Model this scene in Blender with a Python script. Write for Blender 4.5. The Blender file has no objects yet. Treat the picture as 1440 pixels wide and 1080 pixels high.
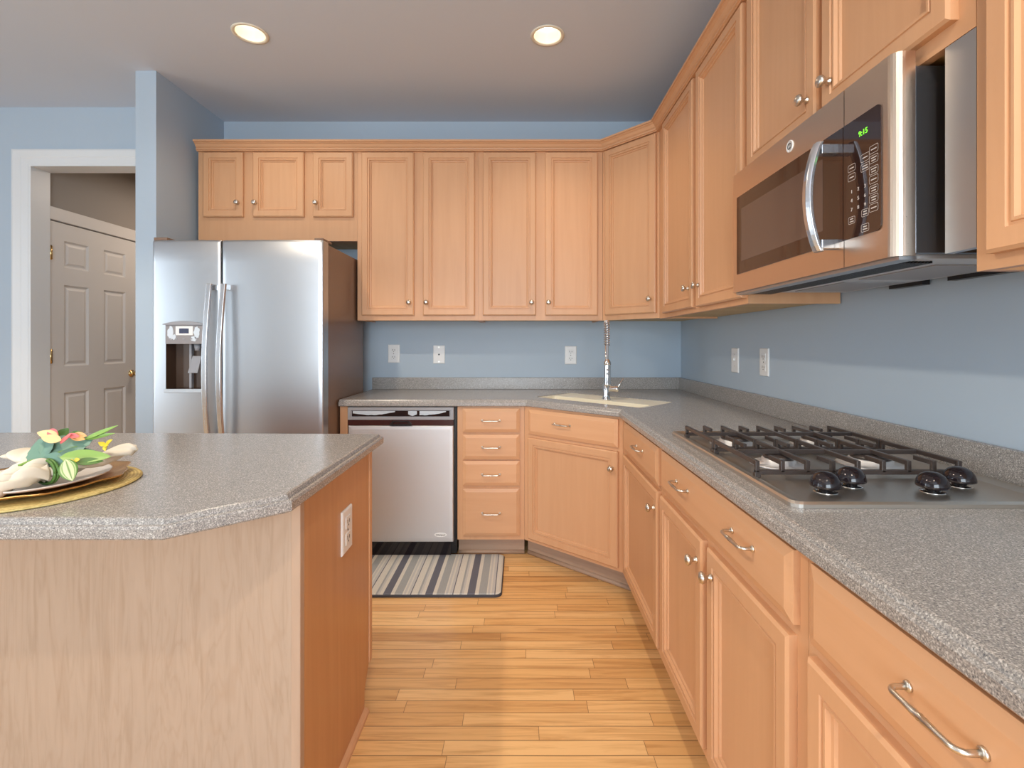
import bpy, bmesh, math, random
from mathutils import Vector, Matrix

random.seed(7)
PI = math.pi
S = bpy.context.scene
C = S.collection

# ------------------------------------------------------------------ camera, world, light, exposure
F_PX = 686.0
CAM_H = 1.239
cam_data = bpy.data.cameras.new('camera')
cam = bpy.data.objects.new('camera', cam_data)
C.objects.link(cam)
cam.location = (0, 0, CAM_H)
cam.rotation_euler = (PI / 2, 0, 0)
cam_data.sensor_width = 36.0
cam_data.lens = F_PX / 1440 * 36.0
cam_data.shift_x = -11 / 1440
cam_data.shift_y = -58 / 1440
cam_data.clip_start = 0.02
S.camera = cam

S.view_settings.view_transform = 'Standard'
S.view_settings.look = 'None'
S.view_settings.gamma = 1.0
S.view_settings.exposure = 0.75
S.view_settings.use_curve_mapping = False
S.cycles.max_bounces = 10
S.cycles.diffuse_bounces = 6
S.cycles.sample_clamp_indirect = 6.0

world = bpy.data.worlds.new('world')
S.world = world
world.use_nodes = True
wn = world.node_tree
bg = wn.nodes['Background']
sky = wn.nodes.new('ShaderNodeTexSky')
sky.sky_type = 'HOSEK_WILKIE'
sky.sun_direction = Vector((-0.5, -0.3, 0.8)).normalized()
wn.links.new(sky.outputs[0], bg.inputs[0])
bg.inputs[1].default_value = 0.8


def area(name, loc, rot, sx, sy, power, col):
    l = bpy.data.lights.new(name, 'AREA')
    l.shape = 'RECTANGLE'
    l.size, l.size_y = sx, sy
    l.energy = power
    l.color = col
    o = bpy.data.objects.new(name, l)
    C.objects.link(o)
    o.location = loc
    o.rotation_euler = rot
    return o


DAY = (0.80, 0.91, 1.0)
# daylight entering by the windows of the rear and the left wall, then an added side fill
area('daylight_rear', (-0.35, -3.16, 1.45), (PI / 2, 0, 0), 2.5, 1.9, 94, DAY)
area('daylight_left', (-5.16, -1.6, 1.45), (PI / 2, 0, -PI / 2), 2.5, 1.9, 16, DAY)
area('side_fill', (-5.16, 0.55, 1.45), (PI / 2, 0, -PI / 2), 1.0, 1.9, 20, DAY)  # added fill lamp to brighten the right wall

LAMP_COL = (1.0, 0.86, 0.68)

# ------------------------------------------------------------------ node helpers


def new_mat(name):
    m = bpy.data.materials.new(name)
    m.use_nodes = True
    return m, m.node_tree.nodes, m.node_tree.links, m.node_tree.nodes['Principled BSDF']


def simple(name, col, rough=0.5, metal=0.0, spec=0.5, **kw):
    m, n, l, p = new_mat(name)
    p.inputs['Base Color'].default_value = (*col, 1)
    p.inputs['Roughness'].default_value = rough
    p.inputs['Metallic'].default_value = metal
    p.inputs['Specular IOR Level'].default_value = spec
    for k, v in kw.items():
        p.inputs[k.replace('_', ' ')].default_value = v
    return m


def texco(n, l, scale, out='Object', rot=(0, 0, 0)):
    tc = n.new('ShaderNodeTexCoord')
    mp = n.new('ShaderNodeMapping')
    mp.inputs['Scale'].default_value = scale
    mp.inputs['Rotation'].default_value = rot
    l.new(tc.outputs[out], mp.inputs[0])
    return mp.outputs[0]


def noise(n, l, vec, scale, detail=3, rough=0.5, dist=0.0):
    t = n.new('ShaderNodeTexNoise')
    t.inputs['Scale'].default_value = scale
    t.inputs['Detail'].default_value = detail
    t.inputs['Roughness'].default_value = rough
    t.inputs['Distortion'].default_value = dist
    l.new(vec, t.inputs['Vector'])
    return t.outputs['Fac']


def ramp(n, l, fac, stops, interp='LINEAR'):
    r = n.new('ShaderNodeValToRGB')
    r.color_ramp.interpolation = interp
    e = r.color_ramp.elements
    while len(e) > 1:
        e.remove(e[-1])
    e[0].position, e[0].color = stops[0][0], (*stops[0][1], 1)
    for pos, c in stops[1:]:
        x = e.new(pos)
        x.color = (*c, 1)
    l.new(fac, r.inputs[0])
    return r.outputs[0]


def math_node(n, l, op, a, b=None, c=None):
    t = n.new('ShaderNodeMath')
    t.operation = op
    for i, v in enumerate((a, b, c)):
        if v is None:
            continue
        if isinstance(v, (int, float)):
            t.inputs[i].default_value = v
        else:
            l.new(v, t.inputs[i])
    return t.outputs[0]


def mix(n, l, fac, a, b, mode='MIX'):
    t = n.new('ShaderNodeMix')
    t.data_type = 'RGBA'
    t.blend_type = mode
    if isinstance(fac, (int, float)):
        t.inputs[0].default_value = fac
    else:
        l.new(fac, t.inputs[0])
    for i, v in ((6, a), (7, b)):
        if isinstance(v, tuple):
            t.inputs[i].default_value = (*v, 1)
        else:
            l.new(v, t.inputs[i])
    return t.outputs[2]


def bump(n, l, p, height, strength=0.1, dist=0.002):
    b = n.new('ShaderNodeBump')
    b.inputs['Strength'].default_value = strength
    b.inputs['Distance'].default_value = dist
    l.new(height, b.inputs['Height'])
    l.new(b.outputs[0], p.inputs['Normal'])


def wood(name, c1, c2, along='z', rough=0.38, vary=0.10):
    m, n, l, p = new_mat(name)
    sc = {'z': (26, 26, 1.6), 'x': (1.6, 26, 26), 'y': (26, 1.6, 26)}[along]
    v = texco(n, l, sc)
    oi = n.new('ShaderNodeObjectInfo')
    va = n.new('ShaderNodeVectorMath')
    va.operation = 'ADD'
    l.new(v, va.inputs[0])
    sc2 = n.new('ShaderNodeVectorMath')
    sc2.operation = 'SCALE'
    comb = n.new('ShaderNodeCombineXYZ')
    for i in range(3):
        l.new(oi.outputs['Random'], comb.inputs[i])
    l.new(comb.outputs[0], sc2.inputs[0])
    sc2.inputs['Scale'].default_value = 37.0
    l.new(sc2.outputs[0], va.inputs[1])
    f = noise(n, l, va.outputs[0], 1.0, 5, 0.6, 0.6)
    f2 = noise(n, l, va.outputs[0], 0.22, 2, 0.5)
    base = ramp(n, l, f, [(0.30, c2), (0.62, c1)])
    mid = tuple((a + b) / 2 * 0.95 for a, b in zip(c1, c2))
    base = mix(n, l, math_node(n, l, 'MULTIPLY', f2, 0.35), base, mid)
    hsv = n.new('ShaderNodeHueSaturation')
    l.new(base, hsv.inputs['Color'])
    val = math_node(n, l, 'MULTIPLY_ADD', oi.outputs['Random'], vary, 1 - vary / 2)
    l.new(val, hsv.inputs['Value'])
    l.new(hsv.outputs[0], p.inputs['Base Color'])
    p.inputs['Roughness'].default_value = rough
    p.inputs['Specular IOR Level'].default_value = 0.4
    bump(n, l, p, f, 0.04, 0.001)
    return m


def paint(name, col, rough=0.6, strength=0.05):
    m, n, l, p = new_mat(name)
    v = texco(n, l, (1, 1, 1))
    f = noise(n, l, v, 140, 3)
    f2 = noise(n, l, v, 0.9, 2)
    c = mix(n, l, math_node(n, l, 'MULTIPLY', f2, 0.10), col, tuple(x * 0.85 for x in col))
    l.new(c, p.inputs['Base Color'])
    p.inputs['Roughness'].default_value = rough
    p.inputs['Specular IOR Level'].default_value = 0.35
    bump(n, l, p, f, strength, 0.0008)
    return m


def speckle(name):
    m, n, l, p = new_mat(name)
    v = texco(n, l, (1, 1, 1))
    f = noise(n, l, v, 420, 2, 0.7)
    vo = n.new('ShaderNodeTexVoronoi')
    vo.inputs['Scale'].default_value = 480
    l.new(v, vo.inputs['Vector'])
    a = ramp(n, l, f, [(0.34, (0.10, 0.10, 0.11)), (0.5, (0.285, 0.265, 0.25)), (0.66, (0.56, 0.52, 0.48))])
    sep = n.new('ShaderNodeSeparateColor')
    l.new(vo.outputs['Color'], sep.inputs[0])
    b = ramp(n, l, sep.outputs[0], [(0.0, (0.08, 0.08, 0.09)), (0.18, (0.25, 0.235, 0.22)), (0.8, (0.33, 0.31, 0.285)), (0.93, (0.74, 0.70, 0.65))])
    l.new(mix(n, l, 0.45, a, b), p.inputs['Base Color'])
    p.inputs['Roughness'].default_value = 0.24
    p.inputs['Specular IOR Level'].default_value = 0.5
    return m


def brushed(name, col=(0.60, 0.60, 0.61), rough=0.26, along='z'):
    m, n, l, p = new_mat(name)
    sc = {'z': (300, 300, 3), 'x': (3, 300, 300), 'y': (300, 3, 300)}[along]
    f = noise(n, l, texco(n, l, sc), 1.0, 2)
    p.inputs['Base Color'].default_value = (*col, 1)
    p.inputs['Metallic'].default_value = 1.0
    r = math_node(n, l, 'MULTIPLY_ADD', f, 0.10, rough - 0.05)
    l.new(r, p.inputs['Roughness'])
    return m


def oak_floor():
    m, n, l, p = new_mat('oak_strip_floor')
    tc = n.new('ShaderNodeTexCoord')
    sep = n.new('ShaderNodeSeparateXYZ')
    l.new(tc.outputs['Object'], sep.inputs[0])
    x, y = sep.outputs[0], sep.outputs[1]
    ry = math_node(n, l, 'DIVIDE', y, 0.0563)
    row = math_node(n, l, 'FLOOR', ry)
    fy = math_node(n, l, 'FRACT', ry)
    wnz = n.new('ShaderNodeTexWhiteNoise')
    wnz.noise_dimensions = '1D'
    l.new(row, wnz.inputs['W'])
    xo = math_node(n, l, 'MULTIPLY_ADD', wnz.outputs['Value'], 7.3, x)
    rx = math_node(n, l, 'DIVIDE', xo, 0.62)
    col_i = math_node(n, l, 'FLOOR', rx)
    fx = math_node(n, l, 'FRACT', rx)
    cmb = n.new('ShaderNodeCombineXYZ')
    l.new(row, cmb.inputs[0])
    l.new(col_i, cmb.inputs[1])
    wn2 = n.new('ShaderNodeTexWhiteNoise')
    wn2.noise_dimensions = '2D'
    l.new(cmb.outputs[0], wn2.inputs['Vector'])
    tone = ramp(n, l, wn2.outputs['Value'], [(0, (0.66, 0.355, 0.13)), (0.35, (0.78, 0.455, 0.18)), (0.75, (0.84, 0.53, 0.235)), (1, (0.70, 0.39, 0.15))])
    g = n.new('ShaderNodeCombineXYZ')
    l.new(math_node(n, l, 'MULTIPLY_ADD', wn2.outputs['Value'], 31.0, math_node(n, l, 'MULTIPLY', x, 2.2)), g.inputs[0])
    l.new(math_node(n, l, 'MULTIPLY', y, 42.0), g.inputs[1])
    gn = noise(n, l, g.outputs[0], 1.0, 5, 0.62, 0.9)
    grain = ramp(n, l, gn, [(0.33, (0.66, 0.55, 0.46)), (0.54, (1, 1, 1))])
    colr = mix(n, l, 0.75, tone, grain, 'MULTIPLY')
    ed = math_node(n, l, 'MINIMUM', fy, math_node(n, l, 'SUBTRACT', 1.0, fy))
    ex = math_node(n, l, 'MINIMUM', fx, math_node(n, l, 'SUBTRACT', 1.0, fx))
    gy = math_node(n, l, 'LESS_THAN', ed, 0.022)
    gx = math_node(n, l, 'LESS_THAN', ex, 0.0014)
    gap = math_node(n, l, 'MAXIMUM', gy, gx)
    colr = mix(n, l, math_node(n, l, 'MULTIPLY', gap, 0.8), colr, (0.17, 0.075, 0.03))
    l.new(colr, p.inputs['Base Color'])
    p.inputs['Roughness'].default_value = 0.32
    p.inputs['Specular IOR Level'].default_value = 0.45
    bump(n, l, p, math_node(n, l, 'SUBTRACT', 1.0, gap), 0.2, 0.001)
    return m


def emit(name, col, strength):
    m, n, l, p = new_mat(name)
    p.inputs['Base Color'].default_value = (*col, 1)
    p.inputs['Emission Color'].default_value = (*col, 1)
    p.inputs['Emission Strength'].default_value = strength
    return m


HONEY1, HONEY2 = (0.66, 0.368, 0.198), (0.622, 0.338, 0.177)
M = {}
M['maple'] = wood('honey_maple_vertical', HONEY1, HONEY2, 'z')
M['maple_h'] = wood('honey_maple_level', HONEY1, HONEY2, 'x')
M['maple_pale'] = wood('pale_maple_laminate', (0.50, 0.35, 0.25), (0.44, 0.30, 0.21), 'z', 0.45, 0.0)


def laminate():
    m, n, l, p = new_mat('pale_maple_laminate')
    f = noise(n, l, texco(n, l, (55, 55, 5.0)), 1.0, 4, 0.55, 1.2)
    g = noise(n, l, texco(n, l, (9, 9, 1.1)), 1.0, 3, 0.5, 1.6)
    c = ramp(n, l, f, [(0.34, (0.395, 0.28, 0.197)), (0.48, (0.43, 0.31, 0.223)), (0.7, (0.45, 0.325, 0.235))])
    band = ramp(n, l, math_node(n, l, 'FRACT', math_node(n, l, 'MULTIPLY', g, 9.0)), [(0.0, (0.94, 0.91, 0.88)), (0.25, (1, 1, 1)), (0.8, (1, 1, 1)), (1.0, (0.94, 0.91, 0.88))])
    l.new(mix(n, l, 0.8, c, band, 'MULTIPLY'), p.inputs['Base Color'])
    p.inputs['Roughness'].default_value = 0.45
    return m


M['laminate'] = laminate()
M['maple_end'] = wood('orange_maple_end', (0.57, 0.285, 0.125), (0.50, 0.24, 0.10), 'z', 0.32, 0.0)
M['maple_under'] = wood('raw_maple_underside', (0.62, 0.44, 0.22), (0.53, 0.36, 0.17), 'y', 0.6, 0.0)
M['kick'] = wood('weathered_toe_kick', (0.44, 0.30, 0.21), (0.34, 0.225, 0.155), 'x', 0.6, 0.0)
M['wall'] = paint('slate_blue_wall_paint', (0.425, 0.51, 0.595))
M['ceiling'] = paint('daylight_tinted_ceiling', (0.60, 0.655, 0.74), 0.8)  # blue in the colour stands in for cool daylight on a white ceiling
M['hall'] = paint('taupe_hall_paint', (0.30, 0.265, 0.235))
M['white'] = simple('white_trim_paint', (0.70, 0.72, 0.73), 0.35)
M['doorpaint'] = simple('white_door_paint', (0.66, 0.63, 0.60), 0.4)
M['counter'] = speckle('speckled_taupe_counter')
M['floor'] = oak_floor()
M['steel'] = brushed('brushed_steel', (0.50, 0.515, 0.535), 0.34, 'x')
M['steel_v'] = brushed('brushed_steel_upright', along='z')
M['steel_dw'] = brushed('satin_grey_steel', (0.66, 0.66, 0.67), 0.5, 'x')
M['steel_dw'].node_tree.nodes['Principled BSDF'].inputs['Metallic'].default_value = 0.75
M['nickel'] = simple('satin_nickel', (0.68, 0.63, 0.56), 0.28, 1.0)
M['chrome'] = simple('chrome', (0.82, 0.82, 0.82), 0.08, 1.0)
M['brass'] = simple('polished_brass', (0.72, 0.50, 0.22), 0.18, 1.0)
M['black'] = simple('black_plastic', (0.012, 0.011, 0.012), 0.3)
M['gloss_black'] = simple('gloss_black', (0.014, 0.010, 0.012), 0.06)
M['dark_glass'] = simple('dark_oven_glass', (0.035, 0.016, 0.012), 0.04, 0.0, 0.9)
M['glass_window'] = simple('perforated_oven_window', (0.10, 0.065, 0.055), 0.08, 0.0, 0.8)
M['iron'] = simple('cast_iron', (0.05, 0.038, 0.034), 0.30)
M['fridge_side'] = simple('taupe_fridge_casing', (0.185, 0.115, 0.08), 0.26)
M['grey_plastic'] = simple('grey_plastic', (0.30, 0.30, 0.32), 0.35)
M['plate_white'] = simple('white_outlet_plastic', (0.78, 0.78, 0.77), 0.35)
M['slot'] = simple('dark_slot', (0.03, 0.03, 0.03), 0.6)
M['ivory'] = simple('ivory_sink', (0.82, 0.76, 0.60), 0.25)
M['dark_film'] = simple('dark_display', (0.03, 0.035, 0.08), 0.15)
M['film'] = simple('protective_film', (0.50, 0.56, 0.62), 0.22)
M['lcd'] = emit('green_digits', (0.16, 0.75, 0.03), 0.9)
M['print'] = simple('pale_key_print', (0.55, 0.50, 0.47), 0.5)
M['bulb'] = emit('lamp_glow', (1.0, 0.93, 0.78), 5.0)
M['reflector'] = simple('lamp_baffle', (0.80, 0.74, 0.60), 0.35)
M['gold'] = simple('copper_gold_lacquer', (0.62, 0.33, 0.11), 0.25, 0.85)
M['plate'] = simple('glazed_plate', (0.72, 0.66, 0.60), 0.18)
M['napkin'] = simple('cream_linen', (0.70, 0.635, 0.52), 0.85)
M['leaf_blue'] = simple('blue_green_leaf', (0.15, 0.27, 0.20), 0.5)
M['leaf_light'] = simple('light_green_leaf', (0.24, 0.40, 0.09), 0.45)
M['leaf_dark'] = simple('deep_green_leaf', (0.08, 0.18, 0.035), 0.45)
M['stem'] = simple('green_stem', (0.20, 0.36, 0.07), 0.5)
M['petal_cream'] = simple('cream_petal', (0.74, 0.55, 0.27), 0.45)
M['petal_pink'] = simple('pink_petal', (0.75, 0.16, 0.16), 0.45)
M['petal_orange'] = simple('orange_petal', (0.78, 0.40, 0.14), 0.45)
M['petal_yellow'] = simple('yellow_petal', (0.78, 0.62, 0.06), 0.45)
M['rubber'] = simple('dark_mat_edge', (0.045, 0.045, 0.055), 0.7)


def mat_straw():
    m, n, l, p = new_mat('woven_straw')
    tc = n.new('ShaderNodeTexCoord')
    ln = n.new('ShaderNodeVectorMath')
    ln.operation = 'LENGTH'
    l.new(tc.outputs['Object'], ln.inputs[0])
    s = math_node(n, l, 'SINE', math_node(n, l, 'MULTIPLY', ln.outputs['Value'], 900.0))
    f = noise(n, l, texco(n, l, (1, 1, 1)), 160, 3)
    h = math_node(n, l, 'ADD', math_node(n, l, 'MULTIPLY', s, 0.2), f)
    l.new(ramp(n, l, h, [(0.25, (0.38, 0.27, 0.08)), (0.75, (0.66, 0.52, 0.20))]), p.inputs['Base Color'])
    p.inputs['Roughness'].default_value = 0.6
    bump(n, l, p, h, 0.5, 0.002)
    return m


def mat_stripes():
    m, n, l, p = new_mat('striped_mat_weave')
    tc = n.new('ShaderNodeTexCoord')
    sep = n.new('ShaderNodeSeparateXYZ')
    l.new(tc.outputs['Object'], sep.inputs[0])
    t = math_node(n, l, 'FRACT', math_node(n, l, 'DIVIDE', math_node(n, l, 'MULTIPLY', sep.outputs[0], -1.0), 0.205))
    cream, pale, grey, navy = (0.68, 0.65, 0.58), (0.55, 0.545, 0.53), (0.37, 0.385, 0.385), (0.135, 0.14, 0.175)
    st = [(0.0, cream), (0.15, navy), (0.175, pale), (0.24, cream), (0.28, pale), (0.33, cream), (0.36, grey), (0.55, cream), (0.64, navy), (0.82, cream), (0.90, pale), (0.95, grey)]
    base = ramp(n, l, t, st, 'CONSTANT')
    f = noise(n, l, texco(n, l, (1, 1, 1)), 420, 2, 0.7)
    l.new(mix(n, l, 0.5, base, ramp(n, l, f, [(0.3, (0.55, 0.55, 0.55)), (0.7, (1, 1, 1))]), 'MULTIPLY'), p.inputs['Base Color'])
    p.inputs['Roughness'].default_value = 0.8
    bump(n, l, p, f, 0.25, 0.001)
    return m


def mat_variegated():
    m, n, l, p = new_mat('variegated_leaf')
    tc = n.new('ShaderNodeTexCoord')
    sep = n.new('ShaderNodeSeparateXYZ')
    l.new(tc.outputs['UV'], sep.inputs[0])
    a = math_node(n, l, 'ABSOLUTE', math_node(n, l, 'SUBTRACT', sep.outputs[0], 0.5))
    l.new(ramp(n, l, a, [(0.0, (0.10, 0.22, 0.03)), (0.08, (0.62, 0.66, 0.36)), (0.25, (0.62, 0.66, 0.36)), (0.30, (0.16, 0.30, 0.05)), (0.36, (0.55, 0.60, 0.30)), (0.43, (0.10, 0.22, 0.03))]), p.inputs['Base Color'])
    p.inputs['Roughness'].default_value = 0.45
    return m


M['straw'] = mat_straw()
M['stripes'] = mat_stripes()
M['variegated'] = mat_variegated()

# ------------------------------------------------------------------ mesh helpers


class MB:
    def __init__(self):
        self.v, self.f, self.sm, self.uv = [], [], [], {}

    def add(self, verts, faces, smooth=False):
        o = len(self.v)
        self.v += [tuple(x) for x in verts]
        self.f += [tuple(i + o for i in f) for f in faces]
        self.sm += [smooth] * len(faces)
        return o

    def box(self, x0, x1, y0, y1, z0, z1):
        vs = [(x, y, z) for z in (z0, z1) for y in (y0, y1) for x in (x0, x1)]
        self.add(vs, [(0, 2, 3, 1), (4, 5, 7, 6), (0, 1, 5, 4), (2, 6, 7, 3), (0, 4, 6, 2), (1, 3, 7, 5)])
        return self

    def prism(self, poly, z0, z1):
        n = len(poly)
        self.add([(x, y, z0) for x, y in poly] + [(x, y, z1) for x, y in poly],
                 [tuple(reversed(range(n))), tuple(range(n, 2 * n))] + [(i, (i + 1) % n, n + (i + 1) % n, n + i) for i in range(n)])
        return self

    def loops(self, loops, cap0=True, cap1=True, closed=True, smooth=False):
        n = len(loops[0])
        vs = [p for lp in loops for p in lp]
        fs = []
        for k in range(len(loops) - 1):
            for i in range(n if closed else n - 1):
                j = (i + 1) % n
                fs.append((k * n + i, k * n + j, (k + 1) * n + j, (k + 1) * n + i))
        o = self.add(vs, fs, smooth)
        if cap0:
            self.f.append(tuple(o + i for i in reversed(range(n))))
            self.sm.append(False)
        if cap1:
            self.f.append(tuple(o + (len(loops) - 1) * n + i for i in range(n)))
            self.sm.append(False)
        return self

    def rings(self, u0, u1, z0, z1, prof, cap_back=True):
        """panel facing local -y; prof = list of (inset, out) from the back edge to the middle"""
        lp = []
        for ins, out in prof:
            lp.append([(u0 + ins, -out, z0 + ins), (u1 - ins, -out, z0 + ins), (u1 - ins, -out, z1 - ins), (u0 + ins, -out, z1 - ins)])
        return self.loops(lp, cap_back, True)

    def lathe(self, prof, c=(0, 0, 0), axis='z', n=24, smooth=True, cap0=True, cap1=True):
        lp = []
        for r, h in prof:
            ring = []
            for i in range(n):
                a = 2 * PI * i / n
                p = (r * math.cos(a), r * math.sin(a), h)
                if axis == 'x':
                    p = (h, p[0], p[1])
                elif axis == 'y':
                    p = (p[1], h, p[0])
                ring.append((c[0] + p[0], c[1] + p[1], c[2] + p[2]))
            lp.append(ring)
        return self.loops(lp, cap0, cap1, True, smooth)

    def tube(self, path, r, n=10, smooth=True, flat=1.0):
        pts = [Vector(p) for p in path]
        rs = r if isinstance(r, (list, tuple)) else [r] * len(pts)
        lp = []
        t0 = (pts[1] - pts[0]).normalized()
        up = Vector((0, 0, 1)) if abs(t0.z) < 0.9 else Vector((1, 0, 0))
        nrm = t0.cross(up).normalized()
        for i, p in enumerate(pts):
            t = (pts[min(i + 1, len(pts) - 1)] - pts[max(i - 1, 0)]).normalized()
            nrm = (nrm - t * nrm.dot(t)).normalized()
            b = t.cross(nrm)
            lp.append([p + nrm * math.cos(2 * PI * k / n) * rs[i] + b * math.sin(2 * PI * k / n) * rs[i] * flat for k in range(n)])
        return self.loops(lp, True, True, True, smooth)

    def build(self, name, mat, parent=None, loc=None, bevel=0.0, sub=0, auto=None):
        me = bpy.data.meshes.new(name)
        me.from_pydata(self.v, [], self.f)
        me.polygons.foreach_set('use_smooth', self.sm)
        bm = bmesh.new()
        bm.from_mesh(me)
        bmesh.ops.recalc_face_normals(bm, faces=bm.faces)
        bm.to_mesh(me)
        bm.free()
        me.materials.append(mat)
        o = bpy.data.objects.new(name, me)
        C.objects.link(o)
        if parent is not None:
            o.parent = parent
        if loc is not None:
            o.location = loc
        if bevel:
            b = o.modifiers.new('bevel', 'BEVEL')
            b.width = bevel
            b.segments = 2
            b.limit_method = 'ANGLE'
            b.angle_limit = 0.6
        if sub:
            s = o.modifiers.new('sub', 'SUBSURF')
            s.levels = s.render_levels = sub
        return o


def thing(name, label, cat, loc=(0, 0, 0), rz=0.0, group=None):
    o = bpy.data.objects.new(name, None)
    o.empty_display_size = 0.05
    C.objects.link(o)
    o.location = loc
    o.rotation_euler = (0, 0, rz)
    o['label'] = label
    o['category'] = cat
    if group:
        o['group'] = group
    return o


def tag(o, label, cat, group=None):
    o['label'] = label
    o['category'] = cat
    if group:
        o['group'] = group
    return o


def struct(o):
    o['kind'] = 'structure'
    return o


def text_mesh(s, size):
    cu = bpy.data.curves.new('glyphs', 'FONT')
    cu.body = s
    cu.size = size
    cu.align_x = 'CENTER'
    cu.align_y = 'CENTER'
    cu.extrude = 0.0004
    to = bpy.data.objects.new('glyphs', cu)
    C.objects.link(to)
    bpy.context.view_layer.update()
    dg = bpy.context.evaluated_depsgraph_get()
    me = bpy.data.meshes.new_from_object(to.evaluated_get(dg))
    vs = [tuple(v.co) for v in me.vertices]
    fs = [tuple(p.vertices) for p in me.polygons]
    bpy.data.objects.remove(to)
    bpy.data.curves.remove(cu)
    return vs, fs


def add_text(mb, s, size, cx, y, cz):
    """letters in the local x-z plane facing -y"""
    vs, fs = text_mesh(s, size)
    mb.add([(cx + v[0], y - v[2], cz + v[1]) for v in vs], fs)


def offset_poly(poly, d):
    """inward offset of a counter-clockwise polygon with one distance per edge (edge i runs i -> i+1)"""
    n = len(poly)
    lines = []
    for i in range(n):
        a, b = Vector(poly[i]), Vector(poly[(i + 1) % n])
        t = (b - a).normalized()
        nn = Vector((-t.y, t.x))
        lines.append((a + nn * d[i], t))
    out = []
    for i in range(n):
        p, t = lines[i - 1]
        q, s = lines[i]
        den = t.x * s.y - t.y * s.x
        k = ((q.x - p.x) * s.y - (q.y - p.y) * s.x) / den
        out.append((p.x + t.x * k, p.y + t.y * k))
    return out


def fill_face(outer, holes, z, flip=False):
    bm = bmesh.new()
    es = []
    for lp in [outer] + holes:
        vs = [bm.verts.new((x, y, z)) for x, y in lp]
        for i in range(len(vs)):
            es.append(bm.edges.new((vs[i], vs[(i + 1) % len(vs)])))
    bmesh.ops.triangle_fill(bm, use_beauty=True, use_dissolve=False, edges=es)
    bm.verts.index_update()
    vs = [tuple(v.co) for v in bm.verts]
    fs = [tuple(v.index for v in f.verts) for f in bm.faces]
    bm.free()
    return vs, fs


# ------------------------------------------------------------------ room dimensions (metres)
XR, YB, ZC = 1.1325, 3.43, 2.794          # right wall, back wall, ceiling
XL, YR = -5.2, -3.2                       # left and rear walls of the open room
YH = 3.22                                 # wall with the cased opening
FACE_UY, FACE_UX = 3.10, 0.8025           # face frames of the wall cabinets
FACE_BY, FACE_BX = 2.805, 0.5075          # face frames of the base cabinets
Z_CT, Z_CB = 0.914, 0.876                 # counter top / bottom

# ------------------------------------------------------------------ setting
struct(MB().box(XL - 0.1, XR + 0.1, YR - 0.1, 5.2, -0.05, 0.0).build('floor', M['floor']))

LIGHTS = [(-1.355, 2.452), (0.140, 2.469), (-1.40, 1.02), (0.14, -0.42), (-1.40, -0.42)]  # last two are unseen lamps added behind the camera for fill
LR = 0.074
rect = [(XL - 0.1, YR - 0.1), (XR + 0.1, YR - 0.1), (XR + 0.1, YB + 0.1), (XL - 0.1, YB + 0.1)]
holes = [[(cx + LR * math.cos(2 * PI * i / 32), cy + LR * math.sin(2 * PI * i / 32)) for i in range(32)] for cx, cy in LIGHTS]
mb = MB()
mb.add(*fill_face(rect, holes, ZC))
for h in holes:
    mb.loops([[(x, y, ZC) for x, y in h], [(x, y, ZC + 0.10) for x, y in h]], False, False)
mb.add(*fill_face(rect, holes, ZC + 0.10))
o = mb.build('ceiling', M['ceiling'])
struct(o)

struct(MB().box(-2.198, XR + 0.1, YB, YB + 0.1, 0, ZC).build('wall_back', M['wall']))
struct(MB().box(XR, XR + 0.1, YR - 0.1, YB, 0, ZC).build('wall_right', M['wall']))
struct(MB().box(-2.198, -2.08, 2.79, YB, 0, ZC).build('wall_partition', M['wall']))
mb = MB()
mb.box(XL - 0.1, -3.235, YH, YH + 0.12, 0, ZC)
mb.box(-2.33, -2.198, YH, YH + 0.12, 0, ZC)
mb.box(-3.235, -2.33, YH, YH + 0.12, 2.417, ZC)
struct(mb.build('wall_front', M['wall']))
# rear wall with a wide window, left wall with a wide window and an added fill window
mb = MB()
mb.box(XL, -1.6, YR - 0.1, YR, 0, ZC)
mb.box(0.9, XR, YR - 0.1, YR, 0, ZC)
mb.box(-1.6, 0.9, YR - 0.1, YR, 0, 0.5)
mb.box(-1.6, 0.9, YR - 0.1, YR, 2.4, ZC)
M['wall_bounce'] = paint('pale_bounce_paint', (0.74, 0.79, 0.84))  # paler than the kitchen walls so these unseen sides bounce fill light
struct(mb.build('wall_rear', M['wall_bounce']))
mb = MB()
mb.box(XL - 0.1, XL, YR, -2.9, 0, ZC)
mb.box(XL - 0.1, XL, -0.3, 0.05, 0, ZC)
mb.box(XL - 0.1, XL, 1.15, YH, 0, ZC)
mb.box(XL - 0.1, XL, 0.05, 1.15, 0, 0.5)
mb.box(XL - 0.1, XL, 0.05, 1.15, 2.4, ZC)
mb.box(XL - 0.1, XL, -2.9, -0.3, 0, 0.5)
mb.box(XL - 0.1, XL, -2.9, -0.3, 2.4, ZC)
struct(mb.build('wall_left', M['wall_bounce']))
mb = MB()
for x in (-1.6, -0.79, 0.03, 0.84):
    mb.box(x, x + 0.06, YR - 0.1, YR + 0.015, 0.5, 2.4)
for z in (0.5, 1.42, 2.34):
    mb.box(-1.6, 0.9, YR - 0.09, YR + 0.01, z, z + 0.06)
struct(mb.build('window_1', M['white']))
mb = MB()
for y in (-2.9, -2.06, -1.2, -0.36):
    mb.box(XL - 0.1, XL + 0.015, y, y + 0.06, 0.5, 2.4)
for z in (0.5, 1.42, 2.34):
    mb.box(XL - 0.09, XL + 0.01, -2.9, -0.3, z, z + 0.06)
struct(mb.build('window_2', M['white']))
mb = MB()
for y in (0.05, 0.57, 1.09):
    mb.box(XL - 0.1, XL + 0.015, y, y + 0.06, 0.5, 2.4)
for z in (0.5, 1.42, 2.34):
    mb.box(XL - 0.09, XL + 0.01, 0.05, 1.15, z, z + 0.06)
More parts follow.
